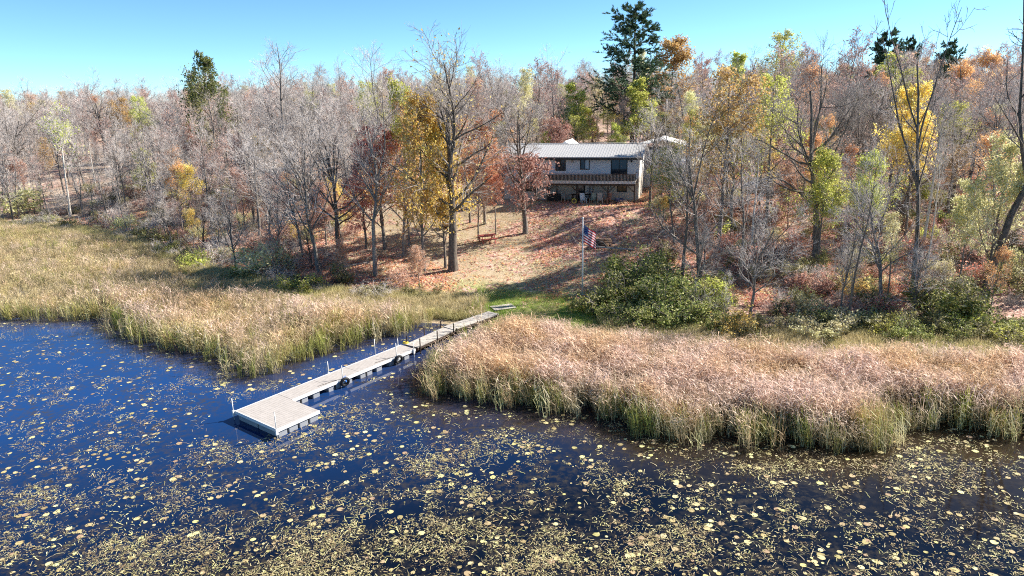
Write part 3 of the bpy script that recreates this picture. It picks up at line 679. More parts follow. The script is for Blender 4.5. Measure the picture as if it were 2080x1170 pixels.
def wheel():
    p = hw(8.9, -3.05); z = hz(p[0], p[1]); o = empty('cart_wheel', (p[0], p[1], z), -HT); tag(o, 'pale yellow round wheel standing in front of the table', 'wheel')
    MB().torus((0, 0, .3), (0.15, 1, 0), .24, .055).build('tyre', M['yellow'], o, 0, True)
    m = MB(); 
    for k in range(6): m.bar((0, 0, .3), (.22 * math.cos(k * 1.047), 0, .3 + .22 * math.sin(k * 1.047)), .03)
    m.build('spokes', M['tan_plastic'], o); MB().tube([(0, -.06, .3), (0, .06, .3)], .07, 10).build('hub', M['wood_dark'], o)
    p = hw(13.9, -2.9); z = hz(p[0], p[1]); o = empty('wheelbarrow', (p[0], p[1], z), -HT + .6); tag(o, 'navy wheelbarrow parked by the corner of the deck', 'wheelbarrow')
    MB().add([(-.3, -.35, .32), (.3, -.35, .32), (.3, .35, .32), (-.3, .35, .32), (-.42, -.5, .6), (.42, -.5, .6), (.42, .5, .6), (-.42, .5, .6)], [(3, 2, 1, 0), (0, 1, 5, 4), (1, 2, 6, 5), (2, 3, 7, 6), (3, 0, 4, 7)]).build('tray', M['navy'], o)
    MB().torus((0, .62, .19), (1, 0, 0), .14, .05, 16, 6).build('wheel', M['black'], o, 0, True)
    for x in (-.22, .22): MB().bar((x * .3, .66, .2), (x * 1.3, -1.0, .55), .04).build('handle', M['wood_grey'], o); MB().bar((x, -.3, .31), (x, -.4, 0), .03).build('leg', M['galv'], o)
wheel()

# ------------------------------------------------------------------ dock
def make_dock():
    ZD = .5
    A, B, C, D = [gz(*q, ZD)[:2] for q in ((471, 834), (563, 872), (648, 833), (583, 812))]
    ang = math.atan2((C - B)[1], (C - B)[0]); E_ = gz(842, 708, ZD)[:2]
    e2 = np.array([math.cos(ang), math.sin(ang)]); e2 = (E_ - D) / np.linalg.norm(E_ - D) * .6 + e2 * .4; e2 /= np.linalg.norm(e2); ang = math.atan2(e2[1], e2[0])
    e1 = np.array([-e2[1], e2[0]])                     # across, towards A
    o = empty('dock', (B[0], B[1], 0), ang); tag(o, 'L-shaped floating dock with pale boards and white edges', 'dock')
    W = 3.66; PL = 2.55; WW = 1.3; L = float((E_ - B) @ e2)
    secs = [(0, PL, 0, W, 'platform'), ] + [(PL + .02 + k * (L - PL) / 4, PL + (k + 1) * (L - PL) / 4, W - WW, W, 'walkway') for k in range(4)]
    for x0, x1, y0, y1, nm in secs:
        s = MB(); s.box(x0 + .03, x1 - .03, y0 + .03, y1 - .03, ZD - .12, ZD - .06); s = s.build(nm, M['galv'], o)
        m = MB(); n = int((x1 - x0) / .14); st = (x1 - x0) / n
        for k in range(n): m.box(x0 + k * st + .004, x0 + (k + 1) * st - .004, y0 + .02, y1 - .02, ZD - .055, ZD)
        tag(m.build('deck_boards', M['deck_board'], s), None, None, None, 'stuff')
        for b_ in ((x0, x1, y0 - .03, y0 + .017), (x0, x1, y1 - .017, y1 + .03)): MB().box(b_[0], b_[1], b_[2], b_[3], ZD - .16, ZD + .012).build('edge_rail', M['alu'], s)
        if nm == 'platform': MB().box(x0 - .04, x0 - .002, y0 - .03, y1 + .03, ZD - .16, ZD + .012).build('edge_rail', M['alu'], s)
        # floats with dark gaps
        if nm == 'platform':
            for k in range(4):
                for q in range(2): MB().box(x0 + .06 + k * .63, x0 + .06 + k * .63 + .52, y0 + .05 + q * 1.8, y0 + .05 + q * 1.8 + 1.7, -.15, ZD - .17).build('float', M['float_grey'], s, .03)
        else:
            for a_, b_ in ((.1, .52), (.62, 1.04)):
                MB().box(x0 + a_, x0 + b_, y0 + .06, y1 - .06, -.15, ZD - .17).build('float', M['float_grey'], s, .03)
            MB().box(x0 + .53, x0 + .61, y0 + .04, y1 - .04, 0.0, ZD - .165).build('strut', M['black'], s)
            for a_, b_ in ((-.95, -.5),):
                MB().box(x1 + a_, x1 + b_, y0 + .06, y1 - .06, -.15, ZD - .17).build('float', M['float_grey'], s, .03)
    def loc(q, z):
        p = gz(*q, z)[:2] - B; return float(p @ e2), float(p @ e1)
    Mw = o
    for q, top in (((471, 838), 806), ((563, 876), 828), ((664, 757), 726), ((698, 771), 735), ((798, 723), 686), ((762, 716), 680), ((808, 702), 683), ((838, 710), 690)):
        x, y = loc(q, .5); y = min(max(y, -.08), 99)
        if q[0] == 471: x, y = -.10, W + .06
        elif q[0] == 563: x, y = -.09, -.07
        elif q[0] in (698, 798, 838): y = W - WW - .07
        elif q[0] in (664, 808): y = W + .07
        d = math.hypot(*(B + e2 * x + e1 * y)); t = ZD + (q[1] - top) * math.hypot(d, 15) / 1388 * .8
        pp = MB().tube([(x, y, -1.0), (x, y, t)], .025, 8).build('pole', M['galv'], o, 0, True)
        if q[0] != 762: MB().box(x - .06, x + .06, y - .055, y + .055, ZD - .24, ZD + .05).build('pole_bracket', M['alu'], pp)
        if q[0] in (698, 798):
            c = (x + .03, y - .14, .36)
            t_ = MB().torus(c, (.25, 1, .25), .225, .085, 22, 8).build('tyre_fender', M['black'], None, 0, True)
            t_.location = o.location; t_.rotation_euler = o.rotation_euler
            lab = 'black tyre fender tied to the dock with blue rope' if q[0] == 698 else 'black tyre fender hanging near the inner end of the dock'
            tag(t_, lab, 'tyre'); rp = MB()
            for k in range(-1, 2): rp.tube([(c[0] + k * .09, c[1] + .03, .72), (c[0] + k * .05, c[1] - .10, .55), (c[0] + k * .02, c[1] - .12, .38)], .014, 5)
            r_ = rp.build('tie_rope', M['rope_blue'] if q[0] == 698 else M['white'], t_)
            rp = MB(); rp.tube([(x, y + .05, ZD + .03), (x - .7, y + .25, ZD + .016), (x - 1.5, y + .35, ZD + .016)], .013, 5); rp.build('rope_tail', M['dark_trim'], t_)
    # old plank walkway from the dock to the shore
    P0 = gz(836, 703, .5)[:2]; P1 = gz(912, 667, .55)[:2]; P2 = gz(1003, 634, .6)[:2]
    for j, (a, b, z0, z1, nm, lab) in enumerate(((P0, P1, .52, .56, 'plank_walkway', 'weathered plank walkway joining the dock to the reeds'), (P1, P2, .57, .66, 'plank_walkway', 'old plank walkway half hidden among the pink reeds'))):
        dv = b - a; L2 = float(np.linalg.norm(dv)); an = math.atan2(dv[1], dv[0]); k_ = empty(nm, (a[0], a[1], 0), an); tag(k_, lab, 'walkway')
        n = int(L2 / .16); m = MB()
        for k in range(n): m.box(k * L2 / n + .006, (k + 1) * L2 / n - .006, -.55, .55, z0 + .12 * 0 - .04, z0 + (k % 3) * .004)
        tag(m.build('planks', M['wood_grey'], k_), None, None, None, 'stuff')
        for y in (-.5, .5): MB().box(0, L2, y - .03, y + .03, z0 - .2, z0 - .042).build('stringer', M['wood_dark'], k_)
        for x in (.2, L2 / 2, L2 - .2):
            for y in (-.57, .57): MB().tube([(x, y, -1), (x, y, z0 + (.55 if j == 0 else .05))], .04, 7).build('post', M['wood_dark'], k_)
    # plank landing on the bank
    p = gt(1022, 626); k_ = empty('landing', (p[0], p[1], p[2] - .02), .35); tag(k_, 'short grey plank landing at the edge of the lawn', 'landing')
    m = MB()
    for k in range(9): m.box(-.9 + k * .2, -.9 + k * .2 + .19, -.6, .6, .1, .14)
    m.build('planks', M['wood_grey'], k_)['kind'] = 'stuff'
    for y in (-.5, .5): MB().box(-.9, .9, y - .04, y + .04, -.5, .098).build('stringer', M['wood_dark'], k_)
    # yellow rope coil at the joint
    q = gz(824, 697, .52); c = MB()
    for k in range(3): c.torus((q[0], q[1], .54 + k * .035), (0, .05 * k, 1), .2 - .03 * k, .022, 16, 6)
    tag(c.build('rope_coil', M['yellow'], None, 0, True), 'coil of yellow rope lying at the dock joint', 'rope')
make_dock()

# ------------------------------------------------------------------ flag
def make_flag():
    p = gt(1183, 598); o = empty('flagpole', p); tag(o, 'tall white flagpole on the grass by the green shrubs', 'flagpole')
    MB().tube([(0, 0, -.3), (0, 0, 3), (0, 0, 6.15)], [.06, .05, .035], 10).build('pole', M['alu'], o, 0, True)
    m = MB(); m.tube([(0, 0, 6.15), (0, 0, 6.2), (0, 0, 6.28), (0, 0, 6.33)], [.03, .07, .07, .02], 10); m.build('finial', M['alu'], o, 0, True)
    MB().box(-.25, .25, -.25, .25, -.1, .06).build('base', M['wood_grey'], o, .02)
    MB().tube([(.05, -.05, .5), (.055, -.06, 5.95)], .006, 4).build('halyard', M['alu'], o)
    # the flag hangs and swings away from the pole
    fl = empty('flag', (p[0] + .05, p[1] - .03, p[2])); tag(fl, 'red, white and blue striped flag hanging on the white pole', 'flag')
    H_, W_ = 1.45, 2.3; top = 5.78
    def pt(u, v):                                        # u along the fly, v down the hoist
        x = u * W_ * .43; y = .17 * math.sin(u * 7.5 + v * 1.2) * (.3 + u) - .10 * u
        return (x, y, top - v * H_ * (1 - .12 * u) - u * .78 - .05 * math.sin(u * 6 + v * 2) * u)
    def sheet(name, mat, u0, u1, v0, v1, n, dz=0, parent=fl):
        m = MB(); V = []; F = []
        for s_ in (-.004 - dz, .004 + dz):
            for i in range(n + 1):
                for v in (v0, v1): q = pt(u0 + (u1 - u0) * i / n, v); V.append((q[0], q[1] + s_, q[2]))
        k = 2 * (n + 1)
        for i in range(n): F += [(2 * i, 2 * i + 1, 2 * i + 3, 2 * i + 2), (k + 2 * i, k + 2 * i + 2, k + 2 * i + 3, k + 2 * i + 1)]
        return m.add(V, F).build(name, mat, parent)
    fr, fw, fb = [N(n_) for n_ in ('flag_red', 'flag_white', 'flag_blue')]
    for a, c in ((fr, (.55, .03, .06)), (fw, (.80, .78, .78)), (fb, (.03, .07, .25))):
        rgb = a.n('RGB'); rgb.outputs[0].default_value = (*c, 1); a.col(rgb.outputs[0]).rough(.8, .2).translucent(rgb.outputs[0], .35)
    for k in range(13): sheet('stripe', fr.m if k % 2 == 0 else fw.m, .4 if k < 7 else 0, 1, k / 13, (k + 1) / 13, 18)
    ct = sheet('canton', fb.m, 0, .4, 0, 7 / 13, 10)
    m = MB()
    for r_ in range(9):
        for c_ in range(6 if r_ % 2 == 0 else 5):
            u = .4 * (c_ * 2 + 1 + (r_ % 2)) / 12; v = 7 / 13 * (r_ + 1) / 10
            for s_ in (-.009, .009):
                V = []
                for k in range(10):
                    rr = .042 if k % 2 == 0 else .017; q = pt(u + rr * math.sin(k * math.pi / 5) / W_ * 1.3, v - rr * math.cos(k * math.pi / 5) / H_); V.append((q[0], q[1] + s_, q[2]))
                m.add(V, [tuple(range(10))])
    tag(m.build('stars', fw.m, ct), None, None, None, 'stuff')
make_flag()

# ------------------------------------------------------------------ trees
def spawn(r, P, Rd, n, t0, t1, ang, ln, k, wander, lift, rr=.6, jit=.25):
    """n children on each parent polyline. P (m,kp,3) Rd (m,kp); ln(t, L) child length"""
    m, kp = P.shape[:2]; L = np.linalg.norm(np.diff(P, axis=1), axis=2).sum(1)
    t = np.sort(r.uniform(t0, t1, (m, n)), 1); f = t * (kp - 1); i = np.minimum(f.astype(int), kp - 2); g = f - i
    mi = np.arange(m)[:, None]
    base = P[mi, i] * (1 - g[..., None]) + P[mi, i + 1] * g[..., None]; tan = unit(P[mi, i + 1] - P[mi, i]); rad = Rd[mi, i] * (1 - g) + Rd[mi, i + 1] * g
    base, tan, rad, t = base.reshape(-1, 3), tan.reshape(-1, 3), rad.ravel(), t.ravel(); Lp = np.repeat(L, n); N_ = len(base)
    ref = np.where(np.abs(tan[:, 2:3]) > .9, np.array([[1., 0, 0]]), np.array([[0, 0, 1.]])); a = unit(np.cross(tan, ref)); b = np.cross(tan, a)
    az = (np.arange(N_) * 2.39996 + r.uniform(0, 1.2, N_)); th = ang + r.normal(0, jit * ang, N_)
    d = unit(tan * np.cos(th)[:, None] + (a * np.cos(az)[:, None] + b * np.sin(az)[:, None]) * np.sin(th)[:, None])
    cl = ln(t, Lp) * r.uniform(.65, 1.25, N_)
    Q = np.empty((N_, k, 3)); Q[:, 0] = base; cur = d
    for j in range(1, k):
        Q[:, j] = Q[:, j - 1] + cur * (cl / (k - 1))[:, None]
        cur = unit(cur + r.normal(0, wander, (N_, 3)) + np.array([0, 0, lift]))
    r0 = rad * rr; RR = r0[:, None] * np.linspace(1, .25, k)[None]
    return Q, RR
def tubes(P, Rd, sides, tip=False):
    m, k = P.shape[:2]; T = unit(np.gradient(P, axis=1)); ref = np.where(np.abs(T[..., 2:3]) > .9, np.array([1., 0, 0]), np.array([0, 0, 1.]))
    a = unit(np.cross(T, ref)); b = np.cross(T, a); th = np.arange(sides) * 2 * np.pi / sides
    V = P[:, :, None] + (a[:, :, None] * np.cos(th)[:, None] + b[:, :, None] * np.sin(th)[:, None]) * Rd[:, :, None, None]
    o = (np.arange(m) * k * sides)[:, None, None]; i = (np.arange(k - 1) * sides)[None, :, None]; s = np.arange(sides)[None, None]; s2 = (s + 1) % sides
    F = np.stack([o + i + s, o + i + s2, o + i + sides + s2, o + i + sides + s], -1).reshape(-1, 4)
    return V.reshape(-1, 3), F
def leaf_quads(r, C, size, flat=.0):
    n = len(C); a = unit(r.normal(0, 1, (n, 3)) * np.array([1, 1, 1 - flat])); b = unit(np.cross(a, r.normal(0, 1, (n, 3)))); s = size * r.uniform(.6, 1.3, n)[:, None]
    V = np.stack([C - a * s, C - b * s * .55, C + a * s, C + b * s * .55], 1).reshape(-1, 3); F = np.arange(n * 4).reshape(n, 4); return V, F
class TreeMesh: pass
def grow_tree(seed, H=15, r0=.17, first=.4, n1=15, n2=9, n3=8, ang1=.75, spread=.34, wander=.10, lift=.10, leaves=0, leaf=.10, bark_='bark_grey', twig='twig_grey', lm=None, fork=False, leafzone=None, twig_r=.009, crook=.035, dead=False):
    r = np.random.default_rng(seed); k = 9
    P = np.zeros((1, k, 3)); cur = np.array([0, 0, 1.0]); P[0, 0] = (0, 0, -.4)
    hh = H * (.70 if fork else .86)
    for j in range(1, k):
        P[0, j] = P[0, j - 1] + cur * (hh + .4) / (k - 1); cur = unit(cur + r.normal(0, crook, 3) * np.array([1, 1, 0]) + np.array([0, 0, .05]))
    Rd = (r0 * np.array([1.35] + list(np.linspace(1, .12 if not fork else .3, k - 1))))[None]
    trunkP = [(P, Rd, 7)]
    tp = P
    if fork:
        F_, FR = spawn(r, P, Rd, 3, .45, .8, .42, lambda t, L: L * .55, 6, .09, .14, .75); trunkP.append((F_, FR, 6)); 
    ln1 = lambda t, L: H * spread * (1.15 - .75 * np.clip((t - first) / (1 - first + 1e-6), 0, 1))
    L1, R1 = spawn(r, P, Rd, n1, first, .99, ang1, ln1, 6, wander, lift, .5); R1 = np.maximum(R1, .014)
    if fork:
        L1b, R1b = spawn(r, F_, FR, max(4, n1 // 3), .25, .98, ang1 * .9, lambda t, L: H * spread * .75 * (1.1 - .5 * t), 6, wander, lift, .6); L1 = np.concatenate([L1, L1b]); R1 = np.concatenate([R1, np.maximum(R1b, .014)])
    trunkP.append((L1, R1, 4))
    L2, R2 = spawn(r, L1, R1, n2, .18, .98, .72, lambda t, L: L * .46 * (1.15 - .5 * t), 4, wander * 1.2, lift * .8, .55); R2 = np.maximum(R2, twig_r * 1.25)
    if dead: n3 = max(2, n3 // 3)
    L3, R3 = spawn(r, L2, R2, n3, .15, 1.0, .65, lambda t, L: L * .55 * (1.1 - .4 * t) + .1, 3, wander * 1.5, lift * .6, .5); R3 = np.maximum(R3 * 0 + twig_r, 0) * np.array([1, .8, .45])
    o = TreeMesh(); V = []; F = []; n = 0
    for p, q, s in trunkP:
        v, f = tubes(p, q, s); V.append(v); F.append(f + n); n += len(v)
    o.tV, o.tF = np.concatenate(V), np.concatenate(F); o.bark = M[bark_]
    V = []; F = []; n = 0; q_ = []
    for p, q, s in ((L2, R2, 3), (L3, R3, 3)):
        v, f = tubes(p, q, s); V.append(v); F.append(f + n); n += len(v); q_.append(r.uniform(0, 1, len(f)))
    mi = [np.zeros(len(f), int) for f in F]
    o.mats = [M[twig]]
    if leaves:
        tips = np.concatenate([L3[:, 2], L3[:, 1], L2[:, 2]]); 
        if leafzone is not None: tips = tips[(tips[:, 2] > leafzone[0] * H) & (tips[:, 2] < leafzone[1] * H)]
        g = waves(tips[:, 0] + seed, tips[:, 1] + tips[:, 2] * .8, .9) + r.normal(0, .7, len(tips)); w_ = np.exp(g * .38); w_ /= w_.sum()
        c = tips[r.choice(len(tips), leaves, p=w_)] + r.normal(0, .13, (leaves, 3)); v, f = leaf_quads(r, c, leaf)
        V.append(v); F.append(f + n); n += len(v); mi.append(np.ones(len(f), int)); q_.append(r.uniform(0, 1, len(f))); o.mats.append(M[lm])
    o.cV, o.cF, o.cm, o.cr = np.concatenate(V), np.concatenate(F), np.concatenate(mi), np.concatenate(q_)
    o.H = H; o.trunk = mesh_np('trunk', o.tV, [o.tF], [o.bark], smooth=True); o.crown = mesh_np('crown', o.cV, [o.cF], o.mats, o.cm, o.cr)
    return o
def conifer(seed, H, kind):
    r = np.random.default_rng(seed); k = 10; o = TreeMesh(); o.H = H
    P = np.zeros((1, k, 3)); P[0, :, 2] = np.linspace(-.4, H, k); P[0, 1:, :2] += r.normal(0, .04, (k - 1, 2)).cumsum(0); Rd = (np.linspace(.34, .05, k) if kind == 'pine' else np.linspace(.17, .02, k))[None] * H / 22
    v, f = tubes(P, Rd, 8)
    if kind == 'pine':
        L1, R1 = spawn(r, P, Rd, 84, .28, .985, 1.40, lambda t, L: H * (.215 * np.clip(1.22 - t, .16, 1) ** .7) * r.choice([.55, .85, 1.1, 1.3], len(t)), 6, .05, .045, .32, .10)
        v2, f2 = tubes(L1, np.maximum(R1, .02), 4); L2, R2 = spawn(r, L1, R1, 12, .30, 1.0, .75, lambda t, L: L * .26 + .25, 4, .08, .07, .5); nc, sz = 34, .26
    else:
        L1, R1 = spawn(r, P, Rd, 90, .06, .99, 1.62, lambda t, L: H * .25 * (1.02 - t) ** .9 + .12, 5, .03, .03, .4, .06)
        v2, f2 = tubes(L1, np.maximum(R1, .012), 3); L2, R2 = spawn(r, L1, R1, 9, .12, 1.0, .9, lambda t, L: L * .22 + .12, 3, .05, -.03, .5); nc, sz = 12, .11
    o.trunk = mesh_np('trunk', np.concatenate([v, v2]), [np.concatenate([f, f2 + len(v)])], [M['bark_pine']], smooth=True)
    v, f = tubes(L2, np.maximum(R2 * .5, .008), 3); q = r.uniform(0, .3, len(f)); m = len(L2)
    # needle tufts: thin blades fanned along the side shoots
    j = np.repeat(np.arange(m), nc); t = r.uniform(.25, 1.05, len(j))[:, None]; c = L2[j, 0] * (1 - t) + L2[j, -1] * t + r.normal(0, .05, (len(j), 3)); d = unit(unit(L2[j, -1] - L2[j, 0]) + r.normal(0, .6, (len(j), 3)) + np.array([0, 0, .25 if kind == 'pine' else 0]))
    s_ = unit(np.cross(d, r.normal(0, 1, (len(j), 3)))); ln = sz * r.uniform(.7, 1.4, len(j))[:, None]; wd = .05 if kind == 'pine' else .035
    V = np.stack([c - s_ * wd, c + s_ * wd, c + s_ * wd * .4 + d * ln, c - s_ * wd * .4 + d * ln], 1).reshape(-1, 3); F = np.arange(len(V)).reshape(-1, 4)
    o.crown = mesh_np('crown', np.concatenate([v, V]), [np.concatenate([f, F + len(v)])], [M['bark_pine'], M['needle_pine' if kind == 'pine' else 'needle_spruce']],
                      np.concatenate([np.zeros(len(f), int), np.ones(len(F), int)]), np.concatenate([q, r.uniform(0, 1, len(F))]))
    return o
T = {}
for i in range(5): T['slim%d' % i] = grow_tree(100 + i, 15, (.15, .13, .17, .14, .16)[i], (.36, .45, .3, .4, .33)[i], 15, 8, 7, (.62, .8, .72, .9, .7)[i], (.23, .27, .29, .25, .31)[i], .14, .10, crook=.05 + .015 * i, twig_r=.0062, fork=i in (2, 4))
for i in range(3): T['oak%d' % i] = grow_tree(120 + i, 14, .22, .32, 13, 9, 7, .95, .36, .17, .07, bark_='bark_dark', twig='twig_dark' if i == 0 else 'twig_grey', fork=True, crook=.06, twig_r=.007)
for i in range(3): T['sap%d' % i] = grow_tree(140 + i, 9, .075, .25, 12, 7, 7, .6, .24, .12, .12, bark_='bark_pale', crook=.06, twig_r=.007)
for i in range(2): T['redtwig%d' % i] = grow_tree(150 + i, 11, .11, .3, 14, 9, 8, .65, .26, .12, .1, twig='twig_red', leaves=500, leaf=.09, lm='leaf_russet')
for i in range(2): T['birch%d' % i] = grow_tree(160 + i, 14, .12, .4, 15, 8, 8, .6, .2, .1, .08, leaves=900 * i, lm='leaf_lime', bark_='bark_birch', leaf=.09)
for i, lm in enumerate(('leaf_yellow', 'leaf_gold', 'leaf_lime', 'leaf_red', 'leaf_orange', 'leaf_russet', 'leaf_pale')):
    T[lm + '0'] = grow_tree(170 + i, 11, .11, .25, 15, 9, 8, .7, .27, .12, .10, leaves=8500, leaf=.088, lm=lm)
    T[lm + '1'] = grow_tree(190 + i, 13, .13, .32, 15, 9, 8, .7, .25, .12, .10, leaves=4200, leaf=.088, lm=lm)
T['green0'] = grow_tree(205, 14, .16, .3, 18, 10, 8, .9, .34, .1, .08, leaves=8000, leaf=.13, lm='leaf_green')
T['lime_full'] = grow_tree(206, 13, .14, .2, 18, 10, 8, .6, .22, .1, .12, leaves=7000, leaf=.13, lm='leaf_lime')
for i, lm in enumerate(('leaf_yellow', 'leaf_red', 'leaf_orange')):
    T[lm + '_full'] = grow_tree(240 + i, 12, .13, .18, 18, 10, 8, .72, .27, .12, .10, leaves=7500, leaf=.10, lm=lm)
T['thin0'] = grow_tree(261, 15, .15, .4, 13, 6, 5, .7, .24, .13, .1, bark_='bark_dark', twig_r=.006)
T['thin1'] = grow_tree(263, 14, .19, .28, 12, 7, 5, .85, .34, .15, .09, fork=True, crook=.05, twig_r=.0065)
T['dead0'] = grow_tree(211, 20, .21, .42, 9, 5, 4, .6, .24, .17, .07, bark_='bark_dark', twig='twig_dark', fork=True, crook=.07, dead=True, twig_r=.014)
T['dead1'] = grow_tree(218, 20, .21, .5, 8, 5, 4, .55, .22, .19, .07, bark_='bark_dark', twig='twig_dark', fork=True, crook=.09, dead=True, twig_r=.014)
T['big_oak'] = grow_tree(225, 19, .36, .30, 20, 10, 8, .95, .36, .15, .09, bark_='bark_dark', twig='twig_dark', fork=True, leaves=700, leaf=.10, lm='leaf_gold', crook=.03)
T['lawn_oak'] = grow_tree(231, 14, .24, .22, 15, 10, 9, .9, .30, .13, .10, bark_='bark_grey', twig='twig_grey', fork=True, leaves=2600, leaf=.12, lm='leaf_russet', leafzone=(0, .52), crook=.03)
T['pine'] = conifer(301, 24, 'pine'); T['pine1'] = conifer(305, 20, 'pine'); T['spruce'] = conifer(303, 12, 'spruce')
NT = [0]; PLACED = []
def put_tree(kind, x, y, H, name, label, group=None, rz=None, lean=(0, 0), wide=1.0):
    t = T[kind]; s = H / t.H; o = empty(name, (x, y, hz(x, y)), rng.uniform(0, 6.28) if rz is None else rz)
    o.rotation_euler[0], o.rotation_euler[1] = lean; o.scale = (s * wide, s * wide, s)
    tag(o, label, 'tree', group)
    link('trunk', t.trunk, o); link('crown', t.crown, o); NT[0] += 1; PLACED.append((x, y)); return o
def tree_px(kind, bx, by, top, name, label, group=None, Y=None, **kw):
    """base pixel (bx,by) on the ground, or depth Y where the base is hidden; top pixel row"""
    if Y is None: p = gt(bx, by)
    else: q = at_depth(bx, by, Y); p = np.array([q[0], Y, hz(q[0], Y)])
    tp = at_depth(bx, top, p[1]); return put_tree(kind, p[0], p[1], max(2.0, tp[2] - p[2]) * (1 if kind[:2] in ('pi', 'sp') else 1.12 if kind[:4] != 'dead' else 1.22), name, label, group, **kw)
tree_px('big_oak', 921, 549, 106, 'oak_tree', 'tall dark oak with spreading limbs and sparse gold leaves by the lawn', rz=.6)
tree_px('lawn_oak', 1067, 474, 185, 'oak_tree', 'double-trunked oak with russet lower leaves standing on the lawn', rz=2.0)
tree_px('pine', 1282, 300, 12, 'pine_tree', 'tallest green pine behind the house roof', Y=104, rz=1.0, wide=1.25)
tree_px('spruce', 1146, 300, 192, 'spruce_tree', 'small dark green spruce behind the house', Y=97)
tree_px('pine1', 1780, 300, 68, 'pine_tree', 'broad dark pine above the wood, left of a slimmer pine', Y=112)
tree_px('pine1', 1826, 300, 82, 'pine_tree', 'slim dark pine close beside a broader pine', Y=114, wide=.6)
tree_px('pine1', 1905, 300, 90, 'pine_tree', 'dark pine behind the leaning dead tree', Y=106, rz=3, wide=.8)
tree_px('lime_full', 1172, 300, 168, 'poplar_tree', 'yellow-green poplar right behind the small spruce', Y=102, wide=1.1)
tree_px('lime_full', 1292, 300, 160, 'poplar_tree', 'bright yellow-green poplar below the tall pine', Y=98, rz=2, wide=1.25)
tree_px('leaf_gold0', 1362, 300, 84, 'maple_tree', 'golden-leaved tree next to the tall pine', Y=112, wide=1.2)
tree_px('green0', 440, 300, 128, 'leafy_tree', 'dense dark green tree rising above the bare wood', Y=112, wide=.72)
tree_px('lime_full', 1780, 300, 112, 'leafy_tree', 'yellow-green tree below the dark pines', Y=100, wide=1.2)
tree_px('lime_full', 1482, 300, 108, 'leafy_tree', 'olive-green tree on the skyline between bare crowns', Y=118)
tree_px('birch1', 143, 440, 205, 'birch_tree', 'leaning white birch with yellow-green crown behind the marsh', lean=(0, -.10))
tree_px('slim0', 578, 300, 76, 'bare_tree', 'tall lone bare tree standing high above the wood', Y=100, wide=1.3)
tree_px('slim1', 783, 300, 98, 'bare_tree', 'tall bare tree with a round head behind the yellow maple', Y=95)
tree_px('slim3', 695, 300, 100, 'bare_tree', 'narrow bare snag above the wood behind the red maple', Y=97, wide=.5)
tree_px('slim2', 1010, 300, 96, 'bare_tree', 'twiggy bare tree on the skyline behind the dark oak', Y=110)
tree_px('leaf_yellow_full', 862, 552, 205, 'maple_tree', 'glowing yellow maple beside the tall dark oak', rz=1, wide=.85)
tree_px('leaf_yellow_full', 905, 545, 262, 'maple_tree', 'slender yellow-leaved maple against the trunk of the dark oak', rz=3, wide=.8)
tree_px('leaf_lime0', 832, 500, 190, 'maple_tree', 'yellow-green maple behind the yellow maple', wide=.75)
tree_px('leaf_orange_full', 822, 520, 225, 'maple_tree', 'orange maple behind the yellow maple at the lawn edge')
tree_px('leaf_red_full', 782, 505, 268, 'maple_tree', 'scarlet maple at the edge of the gravel clearing', wide=1.35)
tree_px('leaf_red_full', 745, 505, 300, 'maple_tree', 'second scarlet maple, the smaller, beside the gravel clearing', rz=2)
tree_px('leaf_orange_full', 985, 455, 240, 'maple_tree', 'full orange maple between the dark oak and the house', wide=1.1)
tree_px('leaf_orange1', 955, 452, 250, 'maple_tree', 'orange-leaved maple on the lawn behind the dark oak')
tree_px('leaf_russet1', 972, 487, 330, 'young_maple', 'small russet maple beside the red picnic table')
tree_px('leaf_red1', 1007, 475, 345, 'young_maple', 'thin young maple with few red leaves on the lawn')
tree_px('slim4', 763, 560, 160, 'bare_tree', 'twin-stemmed grey bare tree rooted in the bushes by the marsh', lean=(0, .03))
tree_px('oak1', 690, 530, 225, 'oak_tree', 'thick dark-trunked bare oak behind the marsh bushes', wide=.9)
tree_px('slim2', 650, 560, 210, 'bare_tree', 'bare grey tree leaning over the pale green bush', lean=(0, -.12))
tree_px('thin0', 1385, 582, 225, 'bare_tree', 'straight dark bare tree behind the big green shrubs', wide=.9)
tree_px('thin1', 1420, 590, 240, 'oak_tree', 'low-forking grey oak with wide bare crown beyond the green shrubs', rz=1.2)
tree_px('slim3', 1502, 580, 250, 'bare_tree', 'bare tree with curved stem right of the forking oak', lean=(0, .06))
tree_px('oak0', 1655, 530, 75, 'oak_tree', 'great bare oak with arching dark limbs above the leafy slope', rz=.4, wide=.85)
tree_px('slim1', 1722, 662, 300, 'bare_tree', 'thin dark bare tree rooted at the back edge of the reeds', wide=.7)
tree_px('slim4', 1706, 655, 420, 'bare_tree', 'short crooked bare tree leaning beside the thin dark one', lean=(0, -.06), wide=.8)
tree_px('slim2', 1788, 632, 310, 'bare_tree', 'grey bare tree leaning right over the russet bushes', lean=(0, .10))
tree_px('dead0', 1853, 600, 30, 'dead_tree', 'tall dead tree leaning right with bare broken limbs', lean=(0, .14), rz=1.5, wide=.65)
tree_px('dead1', 1998, 615, -25, 'dead_tree', 'tallest dead tree with twisted top at the reed bed end', lean=(0, .05), rz=.3)
tree_px('birch0', 1872, 520, 200, 'birch_tree', 'white-stemmed birch between the two dead trees')
tree_px('birch0', 1880, 560, 280, 'birch_tree', 'slim white birch in front of the yellow tree', rz=2, wide=.7)
tree_px('leaf_yellow0', 1838, 480, 184, 'maple_tree', 'bright yellow tree on the slope behind the white birches', wide=.8)
tree_px('leaf_lime0', 1660, 545, 322, 'young_maple', 'lime-leaved young tree below the great bare oak', wide=1.0)
tree_px('leaf_lime0', 1745, 520, 325, 'young_maple', 'lime-leaved young tree beside the thin dark bare tree', rz=2.5, wide=1.0)
